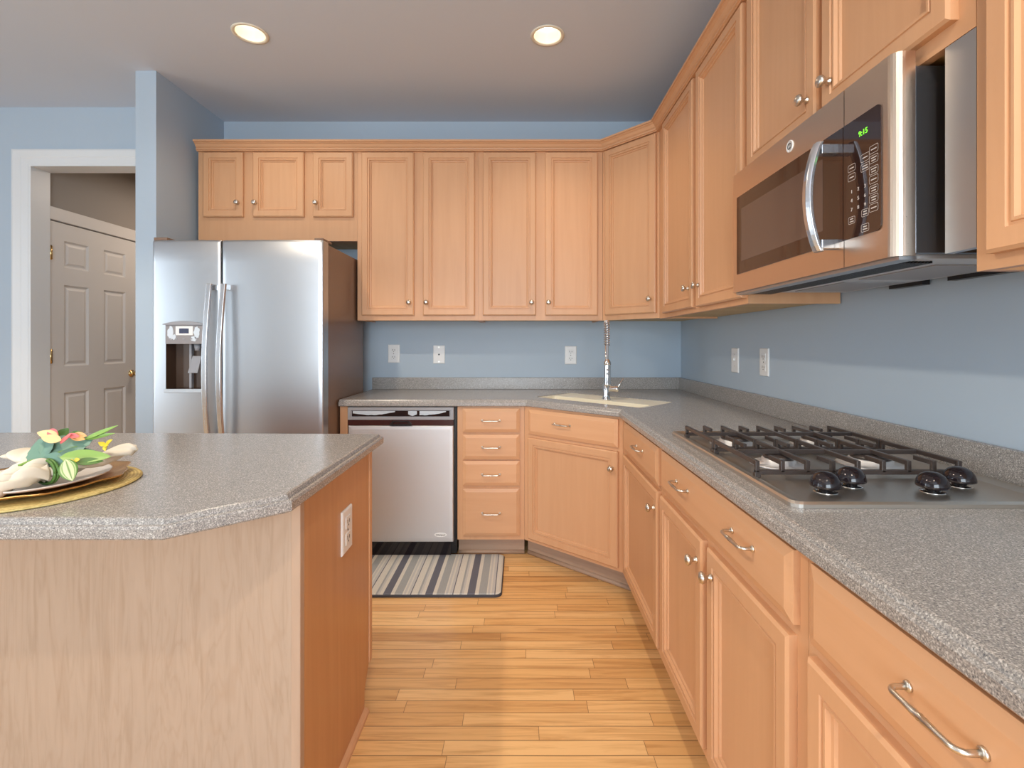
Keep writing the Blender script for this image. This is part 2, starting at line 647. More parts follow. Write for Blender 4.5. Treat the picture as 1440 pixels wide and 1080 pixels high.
struct(mb.build('fill_window', M['white']))  # frame of the made-up window at the side fill lamp
# hall beyond the opening
struct(MB().box(-3.34, -3.24, YH + 0.12, 5.1, 0, 2.7).build('wall_hall_left', M['hall']))
struct(MB().box(-2.198, -2.10, YB + 0.1, 5.1, 0, 2.7).build('wall_hall_right', M['hall']))
struct(MB().box(-3.24, -2.198, 5.0, 5.1, 0, 2.7).build('wall_hall_end', M['hall']))
struct(MB().box(-3.34, -2.10, YH + 0.12, 5.1, 2.7, 2.75).build('ceiling_hall', M['hall']))
area('hall_light', (-2.5, 4.3, 2.6), (0, 0, 0), 0.3, 0.3, 6.5, (1.0, 0.82, 0.66))

# cased opening: white casing with a moulded profile and a jamb lining
mb = MB()
cas = [(0.0, 0.0), (0.0, 0.016), (0.012, 0.020), (0.055, 0.016), (0.062, 0.012), (0.1045, 0.010), (0.105, -0.004)]
lp = []
for ins, out in cas:
    x0, x1, zt = -3.235 - 0.105 + ins, -2.33 + 0.105 - ins, 2.417 + 0.095 - ins * 0.9
    lp.append([(x0, YH - out, 0), (x0, YH - out, zt), (x1, YH - out, zt), (x1, YH - out, 0)])
mb.loops(lp, False, False, closed=False)
mb.box(-3.242, -3.220, YH - 0.009, YH + 0.125, 0, 2.424)
mb.box(-2.345, -2.323, YH - 0.009, YH + 0.125, 0, 2.424)
mb.box(-3.2199, -2.3451, YH - 0.009, YH + 0.125, 2.402, 2.424)
struct(mb.build('trim_1', M['white']))

# six panel door on the hall's left wall (local x -> +Y, local -y -> +X)
HD = thing('door_1', 'white six panel hall door with brass knob and hinges', 'door', (-3.24, 3.352, 0), PI / 2)
HD['kind'] = 'structure'
mb = MB().box(0, 0.76, -0.004, 0.03, 0.01, 2.08)
pn = [(0.0, -0.002), (0.006, 0.006), (0.02, -0.001), (0.034, 0.004)]
PZ = [(1.767, 1.965), (1.068, 1.653), (0.25, 0.889)]
# door leaf with sunk panels: stiles and rails stand proud
mb = MB()
xs = [0, 0.10, 0.305, 0.43, 0.645, 0.76]
mb.box(xs[0], xs[1], -0.012, 0.02, 0.01, 2.08).box(xs[2], xs[3], -0.012, 0.02, 0.01, 2.08).box(xs[4], xs[5], -0.012, 0.02, 0.01, 2.08)
zs = [0.01, 0.25, 0.889, 1.068, 1.653, 1.767, 1.965, 2.08]
for a, b in ((xs[1], xs[2]), (xs[3], xs[4])):
    for k in (0, 2, 4, 6):
        mb.box(a, b, -0.012, 0.02, zs[k], zs[k + 1])
    for k in (1, 3, 5):
        mb.rings(a, b, zs[k], zs[k + 1], [(0.0, 0.012), (0.004, 0.012), (0.016, 0.002), (0.024, 0.002), (0.040, 0.009)], False)
mb.build('door_leaf', M['doorpaint'], HD)
for z in (0.35, 1.145, 1.86):
    h = MB().box(-0.008, 0.012, -0.018, -0.006, z - 0.045, z + 0.045)
    h.lathe([(0.006, z - 0.05), (0.006, z + 0.05)], (-0.001, -0.019, 0), n=10)
    h.build('hinge', M['brass'], HD)
k = MB().lathe([(0.030, -0.012), (0.030, -0.018), (0.012, -0.022), (0.012, -0.045), (0.026, -0.055), (0.029, -0.068), (0.020, -0.080), (0.004, -0.083)], (0.70, 0, 0.985), 'y', 20)
k.build('knob', M['brass'], HD)
# its casing
mb = MB()
mb.box(0.77, 0.86, -0.018, 0, 0, 2.09).box(-0.012, 0.86, -0.018, 0, 2.09, 2.18)
o = mb.build('trim_2', M['doorpaint'], None, bevel=0.004)
o.location = (-3.24, 3.352, 0)
o.rotation_euler = (0, 0, PI / 2)
struct(o)
struct(MB().box(XL, -3.34, YH - 0.015, YH, 0, 0.12).build('baseboard_front', M['white']))

# ------------------------------------------------------------------ cabinet pieces
DOOR = [(0.0, 0.0), (0.0, 0.015), (0.006, 0.020), (0.037, 0.020), (0.0385, 0.0155), (0.0435, 0.0155), (0.045, 0.0182), (0.050, 0.0182), (0.053, 0.010), (0.0585, 0.009), (0.0605, 0.0035), (0.063, 0.0035)]
DRAWER = [(0.0, 0.0), (0.0, 0.012), (0.003, 0.0135), (0.018, 0.019), (0.020, 0.0195)]


def knob_part(parent, x, z, out=0.02):
    mb = MB().lathe([(0.009, -out + 0.0005), (0.009, -out - 0.003), (0.0055, -out - 0.006), (0.0055, -out - 0.014), (0.013, -out - 0.019), (0.0155, -out - 0.024), (0.013, -out - 0.030), (0.006, -out - 0.0325), (0.001, -out - 0.033)], (x, 0, z), 'y', 20)
    return mb.build('knob', M['nickel'], parent)


def pull_part(parent, x, z, out=0.0195, w=0.10):
    h = w / 2
    y0, y1 = -out, -out - 0.028
    pts, rad = [], []
    for t in range(0, 6):
        a = t / 5 * PI / 2
        pts.append((x - h + 0.012 - 0.012 * math.cos(a), y1 + 0.012 - 0.012 * math.sin(a) if t else y1 + 0.012, z))
    left = [(x - h, y0, z)] + pts
    right = [(2 * x - p[0], p[1], p[2]) for p in reversed(left)]
    mids = [(x + u, y1, z) for u in (-h * 0.5, -h * 0.12, -0.004, 0, 0.004, h * 0.12, h * 0.5)]
    path = left + mids + right
    for p in path:
        u = abs(p[0] - x)
        rad.append(0.0052 if u < 0.003 else (0.0038 if u < 0.006 else (0.0048 if u < h * 0.3 else 0.0038)))
    mb = MB().tube(path, rad, 10)
    for s in (-1, 1):
        mb.lathe([(0.007, y0 + 0.0005), (0.007, y0 - 0.003), (0.0048, y0 - 0.005)], (x + s * h, 0, z), 'y', 14)
    return mb.build('handle', M['nickel'], parent)


def door_part(parent, x0, x1, z0, z1, knob=None, mat='maple'):
    d = MB().rings(x0, x1, z0, z1, DOOR).build('door', M[mat], parent)
    if knob:
        knob_part(d, *knob)
    return d


def drawer_part(parent, x0, x1, z0, z1, pulls=()):
    d = MB().rings(x0, x1, z0, z1, DRAWER).build('drawer', M['maple_h'], parent)
    for p in pulls:
        pull_part(d, *p)
    return d


def wall_cabinet(label, loc, rz, w, z0, z1, depth=0.325, end=False):
    """face frame at local y = 0, body runs to +y"""
    t = thing('wall_cabinet', label, 'cabinet', loc, rz)
    mb = MB()
    mb.box(0, w, 0, 0.019, z0, z1)
    mb.box(0, 0.018, 0.019, depth, z0, z1).box(w - 0.018, w, 0.019, depth, z0, z1)
    mb.box(0.018, w - 0.018, 0.019, depth, z1 - 0.018, z1)
    mb.build('carcass', M['maple'], t)
    MB().box(0.018, w - 0.018, 0.019, depth, z0 + 0.010, z0 + 0.026).build('bottom_panel', M['maple_under'], t)
    return t


ZU0, ZU1 = 1.381, 2.462
YD = 3.10


def px_x(px, y):
    return (px - 731) / F_PX * y


UF = -2.0425
t = wall_cabinet('short maple wall cabinet with three small doors above the refrigerator', (UF, FACE_UY, 0), 0, -1.0316 - UF - 0.0008, 1.885, ZU1)
for a, b, kx in ((284.8, 341, 332.3), (354.8, 426.8, 357), (439.4, 495.7, 443)):
    xa, xb = px_x(a, 3.08) - UF, px_x(b, 3.08) - UF
    door_part(t, xa, xb, 2.035, 2.4446, (px_x(kx, 3.06) - UF, 2.121))
t = wall_cabinet('tall two door maple wall cabinet beside the refrigerator', (-1.0316, FACE_UY, 0), 0, 0.7688, ZU0, ZU1)
for a, b, kx in ((507.9, 581.7, 574.4), (594.5, 667.5, 599)):
    door_part(t, px_x(a, 3.08) + 1.0316, px_x(b, 3.08) + 1.0316, 1.412, 2.4446, (px_x(kx, 3.06) + 1.0316, 1.493))
t = wall_cabinet('tall two door maple wall cabinet between its twin and the angled corner cabinet', (-0.262, FACE_UY, 0), 0, 0.788, ZU0, ZU1)
for a, b, kx in ((679, 753.7, 747.6), (766.8, 840.7, 771.5)):
    door_part(t, px_x(a, 3.08) + 0.262, px_x(b, 3.08) + 0.262, 1.412, 2.4446, (px_x(kx, 3.06) + 0.262, 1.493))

# angled corner wall cabinet
P0, P1 = Vector((0.5275, FACE_UY)), Vector((FACE_UX, 2.800))
dv = P1 - P0
wd, ad = dv.length, math.atan2(dv.y, dv.x)
t = thing('wall_cabinet', 'single door maple corner cabinet set at an angle above the faucet', 'cabinet', (P0.x, P0.y, 0), ad)
inv = Matrix.Rotation(-ad, 2)


def loc2(p, org, iv):
    return tuple(iv @ (Vector(p) - org))


poly = [P0, P1, (XR - 0.002, 2.800), (XR - 0.002, YB - 0.002), (P0.x, YB - 0.002)]
poly = [loc2(p, P0, inv) for p in poly]
mb = MB().box(0.0005, wd - 0.0005, 0, 0.019, ZU0, ZU1)
inner = offset_poly(poly, [0.019, 0.001, 0.001, 0.001, 0.001])
mb.prism(inner, ZU0 + 0.03, ZU1)
mb.build('carcass', M['maple'], t)
MB().prism(inner, ZU0 + 0.010, ZU0 + 0.0295).build('bottom_panel', M['maple_under'], t)
door_part(t, 0.026, wd - 0.018, 1.412, 2.4446, (wd - 0.048, 1.493))

RZ = -PI / 2                                # right wall: local x runs toward the camera
t = wall_cabinet('tall two door maple wall cabinet left of the microwave', (FACE_UX, 2.798, 0), RZ, 2.798 - 1.7155, ZU0 - 0.004, ZU1)
Y0 = 2.798
door_part(t, Y0 - 2.690, Y0 - 2.223, 1.400, 2.4446, (Y0 - 2.268, 1.492))
door_part(t, Y0 - 2.178, Y0 - 1.728, 1.398, 2.4446, (Y0 - 2.140, 1.492))
Y0 = 1.7145
t = wall_cabinet('short two door maple wall cabinet directly above the microwave', (FACE_UX, Y0, 0), RZ, Y0 - 0.858, 1.796, ZU1)
door_part(t, Y0 - 1.688, Y0 - 1.2966, 1.830, 2.4446, (Y0 - 1.328, 1.899))
door_part(t, Y0 - 1.270, Y0 - 0.892, 1.830, 2.4446, (Y0 - 1.232, 1.899))
Y0 = 0.8565
t = wall_cabinet('tall maple wall cabinet right of the microwave, cut by the frame edge', (FACE_UX, Y0, 0), RZ, 0.92, 1.364, ZU1)
door_part(t, Y0 - 0.8243, Y0 - 0.42, 1.389, 2.4446, (Y0 - 0.46, 1.49))
door_part(t, Y0 - 0.39, Y0 + 0.03, 1.389, 2.4446, (Y0 - 0.35, 1.49))

# crown moulding swept along the cabinet tops
CR = [(0.0, 2.450), (-0.020, 2.450), (-0.020, 2.455), (-0.027, 2.457), (-0.028, 2.463), (-0.022, 2.465), (-0.022, 2.469), (-0.029, 2.475), (-0.037, 2.488), (-0.047, 2.494), (-0.047, 2.4975), (-0.055, 2.499), (-0.056, 2.509), (0.0, 2.509)]
path = [(-2.0425, YB - 0.01), (-2.0425, FACE_UY), tuple(P0), tuple(P1), (FACE_UX, -0.06)]


def sweep(path, prof):
    """prof offsets: negative = out to the viewer's side of the path"""
    n = len(path)
    loops = []
    for i in range(n):
        p = Vector(path[i])
        ts = []
        if i > 0:
            ts.append((p - Vector(path[i - 1])).normalized())
        if i < n - 1:
            ts.append((Vector(path[i + 1]) - p).normalized())
        ns = [Vector((-q.y, q.x)) for q in ts]
        if len(ns) == 2:
            m = (ns[0] + ns[1]).normalized()
            m = m / max(0.2, m.dot(ns[0]))
        else:
            m = ns[0]
        loops.append([(p.x + m.x * o, p.y + m.y * o, z) for o, z in prof])
    return loops


# the path runs with the room on its right hand, so the outward side is -normal
mb = MB().loops(sweep(path[1:], CR), True, True)
tag(mb.build('crown_molding', M['maple_h']), 'stepped maple crown molding running along the top of the wall cabinets', 'molding')

# ------------------------------------------------------------------ base cabinets
ZK = 0.108


def base_cabinet(label, loc, rz, w, depth=0.60, kick_in=0.06):
    t = thing('base_cabinet', label, 'cabinet', loc, rz)
    mb = MB().box(0, w, 0, 0.019, ZK, Z_CB - 0.0005)
    mb.box(0, 0.018, 0.019, depth, ZK, Z_CB - 0.0005).box(w - 0.018, w, 0.019, depth, ZK, Z_CB - 0.0005)
    mb.box(0.018, w - 0.018, 0.019, depth, ZK, ZK + 0.018)
    mb.build('carcass', M['maple'], t)
    k = MB().box(0, w, kick_in, kick_in + 0.015, 0, ZK)
    k.lathe([(0.012, 0.0), (0.012, w)], (0, kick_in, 0.0121), 'x', 12)
    k.build('toe_kick', M['kick'], t)
    return t


D0 = px_x(643.3, FACE_BY)
D1 = px_x(737.5, FACE_BY)
t = base_cabinet('narrow maple base cabinet with four stacked drawers right of the dishwasher', (D0, FACE_BY, 0), 0, D1 - D0)
xa, xb = px_x(650.3, 2.786) - D0, px_x(730.8, 2.786) - D0
for z0, z1, hz in ((0.726, 0.8635, 0.795), (0.572, 0.714, 0.643), (0.4214, 0.5635, 0.487), (0.133, 0.4055, 0.266)):
    drawer_part(t, xa, xb, z0, z1, [((xa + xb) / 2, hz)])

# filler post at the dishwasher's left
mb = MB().box(-1.033, -0.990, FACE_BY - 0.002, YB - 0.01, 0.0, Z_CB - 0.0005)
tag(mb.build('end_panel', M['maple']), 'narrow maple end panel between refrigerator and dishwasher', 'panel')

# angled sink base
Q0, Q1 = Vector((D1 + 0.001, FACE_BY)), Vector((FACE_BX, 2.398))
dv = Q1 - Q0
wq, aq = dv.length, math.atan2(dv.y, dv.x)
invq = Matrix.Rotation(-aq, 2)
t = thing('base_cabinet', 'angled maple sink cabinet with one wide drawer front over one door', 'cabinet', (Q0.x, Q0.y, 0), aq)
mb = MB().box(0, wq, 0, 0.019, ZK, Z_CB - 0.0005)
b1, b2 = loc2((Q0.x, YB - 0.02), Q0, invq), loc2((Q0.x + 0.018, YB - 0.02), Q0, invq)
e1, e2 = loc2((XR - 0.02, Q1.y), Q0, invq), loc2((XR - 0.02, Q1.y + 0.018), Q0, invq)
a0, a1 = loc2((Q0.x + 0.001, Q0.y + 0.02), Q0, invq), loc2((Q0.x + 0.019, Q0.y + 0.02), Q0, invq)
mb.prism([a0, a1, b2, b1], ZK, Z_CB - 0.0005)
c0, c1 = loc2((Q1.x + 0.02, Q1.y + 0.001), Q0, invq), loc2((Q1.x + 0.02, Q1.y + 0.019), Q0, invq)
mb.prism([c0, e1, e2, c1], ZK, Z_CB - 0.0005)
mb.build('carcass', M['maple'], t)
k = MB().box(-0.024, wq + 0.06, 0.06, 0.075, 0, ZK)
k.lathe([(0.012, -0.02), (0.012, wq + 0.05)], (0, 0.06, 0.0121), 'x', 12)
k.build('toe_kick', M['kick'], t)
drawer_part(t, 0.038, wq - 0.022, 0.722, 0.862, [(wq * 0.44, 0.80)])
door_part(t, 0.036, wq - 0.022, 0.128, 0.702, (wq - 0.048, 0.618))

# right hand run
Y0 = 2.396
t = base_cabinet('narrow maple base cabinet with one drawer and one door, right of the angled sink cabinet', (FACE_BX, Y0, 0), RZ, Y0 - 1.7235)
drawer_part(t, Y0 - 2.318, Y0 - 1.743, 0.728, 0.8635, [(Y0 - 1.985, 0.808)])
door_part(t, Y0 - 2.318, Y0 - 1.743, 0.145, 0.708, (Y0 - 1.768, 0.641))
Y0 = 1.7225
t = base_cabinet('wide maple base cabinet with two handled drawer and two doors under the cooktop', (FACE_BX, Y0, 0), RZ, Y0 - 0.8575)
drawer_part(t, Y0 - 1.704, Y0 - 0.883, 0.728, 0.8635, [(Y0 - 1.466, 0.808), (Y0 - 1.070, 0.808)])
door_part(t, Y0 - 1.706, Y0 - 1.315, 0.145, 0.706, (Y0 - 1.345, 0.641))
door_part(t, Y0 - 1.278, Y0 - 0.892, 0.145, 0.704, (Y0 - 1.242, 0.641))
Y0 = 0.8565
t = base_cabinet('maple base cabinet with one drawer and one door nearest the camera', (FACE_BX, Y0, 0), RZ, 0.60)
drawer_part(t, Y0 - 0.8305, Y0 - 0.290, 0.728, 0.8635, [(Y0 - 0.562, 0.808)])
door_part(t, Y0 - 0.8325, Y0 - 0.290, 0.145, 0.704, (Y0 - 0.32, 0.641))

# ------------------------------------------------------------------ counter along both walls
CT = [(-1.033, YB - 0.002), (-1.033, 2.778), (0.036, 2.778), (0.4814, 2.378), (0.4814, 0.22), (XR - 0.002, 0.22), (XR - 0.002, YB - 0.002)]
FR = [0.0, 1.0, 1.0, 1.0, 0.0, 0.0, 0.0]
PROF = [(0.004, Z_CB), (0.0, Z_CB + 0.004), (0.0, Z_CB + 0.021), (0.003, Z_CB + 0.0255), (0.009, Z_CB + 0.027), (0.0105, Z_CB + 0.031), (0.0135, Z_CT - 0.0015), (0.018, Z_CT)]
# sink opening (rectangle at the angle of the corner)
SA = math.atan2(-0.502, 0.516)
SO = Vector((0.092, 2.933))
su, sn = Vector((math.cos(SA), math.sin(SA))), Vector((-math.sin(SA), math.cos(SA)))
SW, SD = 0.72, 0.345


def rr(u0, u1, v0, v1, r, n=5):
    pts = []
    for cx, cy, a0 in ((u1 - r, v0 + r, -PI / 2), (u1 - r, v1 - r, 0), (u0 + r, v1 - r, PI / 2), (u0 + r, v0 + r, PI)):
        for i in range(n + 1):
            a = a0 + PI / 2 * i / n
            pts.append((cx + r * math.cos(a), cy + r * math.sin(a)))
    return pts


def sink_w(p):
    q = SO + su * p[0] + sn * p[1]
    return (q.x, q.y)


hole = [sink_w(p) for p in rr(0, SW, 0, SD, 0.03)]
mb = MB()
lps = [offset_poly(CT, [f * d for f in FR]) for d, z in PROF]
mb.loops([[(x, y, z) for x, y in lp] for lp, (d, z) in zip(lps, PROF)], False, False)
mb.add(*fill_face(lps[-1], [hole], Z_CT))
mb.add(*fill_face(lps[0], [hole], Z_CB))
mb.loops([[(x, y, Z_CB) for x, y in hole], [(x, y, Z_CT) for x, y in hole]], False, False)
ct = thing('countertop', 'speckled taupe L shaped countertop with backsplash along the back and right walls', 'countertop')
mb.build('worktop', M['counter'], ct)
mb = MB().box(-1.033, XR - 0.002, YB - 0.021, YB - 0.002, Z_CT, 0.996)
mb.box(XR - 0.021, XR - 0.002, 0.22, YB - 0.021, Z_CT, 0.996)
mb.build('backsplash', M['counter'], ct, bevel=0.002)

# sink: ivory, flush in the counter, deck behind the bowl
sk = thing('sink', 'ivory undermount corner sink set at an angle below the faucet', 'sink', (SO.x, SO.y, 0), SA)
ZD = Z_CT - 0.003
out = rr(0.001, SW - 0.001, 0.001, SD - 0.001, 0.029)
bowl = rr(0.03, SW - 0.03, 0.012, 0.150, 0.03)
bowl2 = rr(0.05, SW - 0.05, 0.030, 0.135, 0.03)
mb = MB()
mb.add(*fill_face(out, [bowl], ZD))
mb.loops([[(x, y, ZD) for x, y in bowl], [(x, y, ZD - 0.01) for x, y in bowl], [(x, y, ZD - 0.15) for x, y in bowl2]], False, True)
mb.loops([[(x, y, ZD) for x, y in out], [(x, y, ZD - 0.03) for x, y in out]], False, False)
mb.build('basin', M['ivory'], sk)
MB().lathe([(0.04, ZD - 0.1495), (0.04, ZD - 0.147), (0.03, ZD - 0.148), (0.002, ZD - 0.148)], (SW / 2, 0.082, 0), n=20).build('drain', M['chrome'], sk)

# ------------------------------------------------------------------ faucet
fx = SO + su * (SW / 2 + 0.013) + sn * 0.20
ang = math.atan2(-fx.y, -fx.x) + 0.10
fa = thing('faucet', 'tall chrome spring neck faucet with side lever on the ivory sink', 'faucet', (fx.x, fx.y, ZD), ang)
mb = MB().lathe([(0.026, 0.0), (0.026, 0.003), (0.021, 0.012), (0.0195, 0.03), (0.0195, 0.085), (0.013, 0.095), (0.011, 0.10)], n=24)
mb.build('body', M['chrome'], fa)
mb = MB().lathe([(0.012, 0.0), (0.0155, 0.008), (0.0155, 0.052), (0.0175, 0.056), (0.0175, 0.066), (0.010, 0.070)], n=20)
mb.v = [(x, z, y + 0.062) for x, y, z in mb.v]
lv = mb.build('lever', M['chrome'], fa)
MB().tube([(0, 0.060, 0.066), (0.0, 0.074, 0.085), (0.0, 0.098, 0.122)], [0.0058, 0.0048, 0.0036], 10).build('lever_arm', M['chrome'], lv)
# riser, spring arching toward the room, hose and docked spray head
R = 0.032
ZS, ZTOP = 0.315, 0.412
MB().tube([(0, 0, 0.095), (0, 0, 0.2), (0, 0, ZS + 0.01)], 0.0075, 12).build('riser', M['chrome'], fa)
neck = [(0, 0, ZS + (ZTOP - ZS) * i / 8) for i in range(9)]
for i in range(1, 15):
    a = PI * i / 14
    neck.append((R - R * math.cos(a), 0, ZTOP + R * math.sin(a)))
for i in range(1, 9):
    neck.append((2 * R, 0, ZTOP - (ZTOP - ZS) * i / 8))
MB().tube(neck + [(2 * R, 0, ZS - 0.05), (2 * R, 0, 0.20)], 0.0065, 10).build('hose', M['grey_plastic'], fa)
coil = []
pv = [Vector(p) for p in neck]
lens = [0]
for a, b in zip(pv, pv[1:]):
    lens.append(lens[-1] + (b - a).length)
L = lens[-1]
turns = int(L / 0.0125)
NS = turns * 10
for s in range(NS + 1):
    d = L * s / NS
    i = max(j for j in range(len(lens)) if lens[j] <= d + 1e-9)
    i = min(i, len(pv) - 2)
    f = (d - lens[i]) / (lens[i + 1] - lens[i])
    p = pv[i].lerp(pv[i + 1], f)
    tt = (pv[i + 1] - pv[i]).normalized()
    side = Vector((0, 1, 0))
    up = tt.cross(side)
    a = 2 * PI * turns * s / NS
    coil.append(p + (side * math.cos(a) + up * math.sin(a)) * 0.0130)
MB().tube(coil, 0.0028, 6).build('spring', M['chrome'], fa)
sh = MB().lathe([(0.009, 0.235), (0.015, 0.228), (0.0165, 0.205), (0.0185, 0.195), (0.0185, 0.105), (0.022, 0.095), (0.022, 0.088), (0.012, 0.086)], (2 * R, 0, 0), n=24).build('spray_head', M['chrome'], fa)
for z in (0.178, 0.155):
    MB().lathe([(0.0065, 2 * R + 0.0175), (0.0065, 2 * R + 0.021), (0.002, 2 * R + 0.0225)], (0, 0, z), 'x', 14).build('spray_button', M['grey_plastic'], sh)
mb = MB().tube([(0, 0, 0.205), (0.02, 0, 0.208), (2 * R - 0.018, 0, 0.212)], 0.005, 10)
mb.lathe([(0.0175, 0.204), (0.0205, 0.206), (0.0205, 0.220), (0.0175, 0.222)], (2 * R, 0, 0), n=20, cap0=False, cap1=False)
mb.build('docking_arm', M['chrome'], fa)

# ------------------------------------------------------------------ refrigerator
FX0, FX1, FYF, FYK = -1.9475, -1.043, 2.574, 3.25
fr = thing('refrigerator', 'stainless side by side refrigerator with ice dispenser in the left door', 'refrigerator', (FX0, FYF, 0))
W = FX1 - FX0
mb = MB().box(0.006, W, 0.085, FYK - FYF, 0.03, 1.772)
mb.build('casing', M['fridge_side'], fr, bevel=0.004)
MB().box(0.02, W - 0.02, 0.06, 0.085, 0.0, 0.10).build('grille', M['black'], fr)


def fridge_door(x0, x1, hole=None):
    """convex door front, seen from -y; hole = (x0, x1, z0, z1) recess"""
    z0, z1 = 0.11, 1.783
    xsn = 20
    xs = sorted(set([x0, x0 + 0.002, x0 + 0.005, x1 - 0.005, x1 - 0.002, x1] + [x0 + (x1 - x0) * i / xsn for i in range(1, xsn)] + (list(hole[:2]) if hole else [])))
    zs = sorted(set([z0, z0 + 0.008, z1 - 0.012, z1 - 0.004, z1] + [z0 + (z1 - z0) * i / 14 for i in range(1, 14)] + (list(hole[2:]) if hole else [])))

    def fy(x, z):
        u = (x - (x0 + x1) / 2) / ((x1 - x0) / 2)
        y = 0.012 * u * u
        e = min(x - x0, x1 - x)
        if e < 0.005:
            y += 0.004 * (1 - e / 0.005) ** 2
        ez = z1 - z
        if ez < 0.012:
            y += 0.008 * (1 - ez / 0.012) ** 2
        return y
    mb = MB()
    vs = [(x, fy(x, z), z) for z in zs for x in xs]
    n = len(xs)
    fs = []
    for j in range(len(zs) - 1):
        for i in range(n - 1):
            if hole and hole[0] - 1e-6 <= xs[i] and xs[i + 1] <= hole[1] + 1e-6 and hole[2] - 1e-6 <= zs[j] and zs[j + 1] <= hole[3] + 1e-6:
                continue
            fs.append((j * n + i, j * n + i + 1, (j + 1) * n + i + 1, (j + 1) * n + i))
    mb.add(vs, fs, True)
    # sides, top and back
    B = 0.082
    for x in (x0, x1):
        col = [(x, fy(x, z), z) for z in zs]
        bk = [(x, B, z) for z in zs]
        mb.loops([col, bk], False, False, closed=False)
    for z in (z0, z1):
        row = [(x, fy(x, z), z) for x in xs]
        bk = [(x, B, z) for x in xs]
        mb.loops([row, bk], False, False, closed=False)
    mb.add([(x0, B, z0), (x1, B, z0), (x1, B, z1), (x0, B, z1)], [(0, 1, 2, 3)])
    return mb, fy


XS = px_x(309.5, FYF) - FX0
hx0, hx1 = px_x(232.5, FYF) - FX0, px_x(285, FYF) - FX0


def zpix(py, y):
    return CAM_H - (py - 482) / F_PX * y


hz0, hz1 = zpix(548, FYF), zpix(455, FYF)
mb, fy1 = fridge_door(0.0, XS - 0.004, (hx0, hx1, hz0, hz1))
# recess walls
DR = 0.075
mb.loops([[(hx0, fy1(hx0, 1), hz0), (hx1, fy1(hx1, 1), hz0), (hx1, fy1(hx1, 1), hz1), (hx0, fy1(hx0, 1), hz1)],
          [(hx0, DR, hz0), (hx1, DR, hz0), (hx1, DR, hz1), (hx0, DR, hz1)]], False, True)
dl = mb.build('door', M['steel'], fr)
dl['label'] = 'narrow freezer door with dispenser'
mb, fy2 = fridge_door(XS + 0.004, W)
dr = mb.build('door', M['steel'], fr)
dr['label'] = 'wide refrigerator door'
# dispenser
dp = MB().box(hx0 + 0.001, hx1 - 0.001, 0.02, DR - 0.001, hz0 + 0.002, hz1 - 0.10).build('dispenser', M['gloss_black'], dl)
me = dp.data
mb = MB()
xi0, xi1, zi0, zi1 = hx0 + 0.002, hx1 - 0.002, hz0 + 0.002, hz1 - 0.108
mb.loops([[(xi0, 0.004, zi0), (xi1, 0.004, zi0), (xi1, 0.004, zi1), (xi0, 0.004, zi1)],
          [(xi0 + 0.006, 0.070, zi0 + 0.006), (xi1 - 0.006, 0.070, zi0 + 0.006), (xi1 - 0.006, 0.070, zi1), (xi0 + 0.006, 0.070, zi1)]], False, True)
bpy.data.objects.remove(dp)
M['dispenser_in'] = simple('bronze_dispenser_cavity', (0.075, 0.045, 0.03), 0.15, 0.3)
mb.build('dispenser_cavity', M['dispenser_in'], dl)
# control fascia with arched hood
zf0, zf1 = zi1, hz1 - 0.006
mb = MB().box(hx0 + 0.001, hx1 - 0.001, -0.002, 0.06, zf0, zf1)
M['film_white'] = simple('clouded_film', (0.62, 0.68, 0.74), 0.25)
M['fascia'] = simple('mottled_grey_fascia', (0.27, 0.25, 0.25), 0.3)
mb.build('control_fascia', M['fascia'], dl, bevel=0.002)
mb = MB()
cxm = (hx0 + hx1) / 2
arch = [(hx0 - 0.008 + (hx1 - hx0 + 0.016) * i / 12, zf1 + 0.004 + 0.016 * math.sin(PI * i / 12)) for i in range(13)]
lo = [(x, zf1 - 0.001) for x, z in reversed(arch)]
pl = arch + lo
mb.loops([[(x, -0.010, z) for x, z in pl], [(x, 0.012, z) for x, z in pl]], True, True)
mb.build('dispenser_hood', M['grey_plastic'], dl)
mb = MB().box(cxm - 0.042, cxm + 0.050, -0.0045, -0.002, zf1 - 0.056, zf1 - 0.008)
dsf = mb.build('display_frame', M['plate_white'], dl, bevel=0.002)
MB().box(cxm - 0.022, cxm + 0.028, -0.0055, -0.0045, zf1 - 0.046, zf1 - 0.020).build('display', M['dark_film'], dl)
for bx in (-0.072, -0.040, 0.0, 0.04, 0.068):
    MB().box(cxm + bx - 0.006, cxm + bx + 0.006, -0.0035, -0.002, zf1 - 0.078, zf1 - 0.071).build('button', M['grey_plastic'], dl)
# torn film patches on the fascia
rf = random.Random(5)
for fx_, fz_, fw_, fh_ in ((-0.070, -0.045, 0.016, 0.075), (0.068, -0.040, 0.017, 0.065), (-0.052, -0.066, 0.012, 0.03), (0.052, -0.075, 0.016, 0.03)):
    ring_ = []
    for i in range(18):
        a = 2 * PI * i / 18
        q_ = rf.uniform(0.75, 1.1)
        ring_.append((cxm + fx_ + fw_ * q_ * math.cos(a), zf1 + fz_ + fh_ / 2 * q_ * math.sin(a)))
    ring_ = [(min(max(x, hx0 + 0.003), hx1 - 0.003), min(max(z, zf0 + 0.002), zf1 - 0.002)) for x, z in ring_]
    MB().loops([[(x, -0.0021, z) for x, z in ring_], [(x, -0.0029, z) for x, z in ring_]], True, True).build('film_patch', M['film_white'], dl)
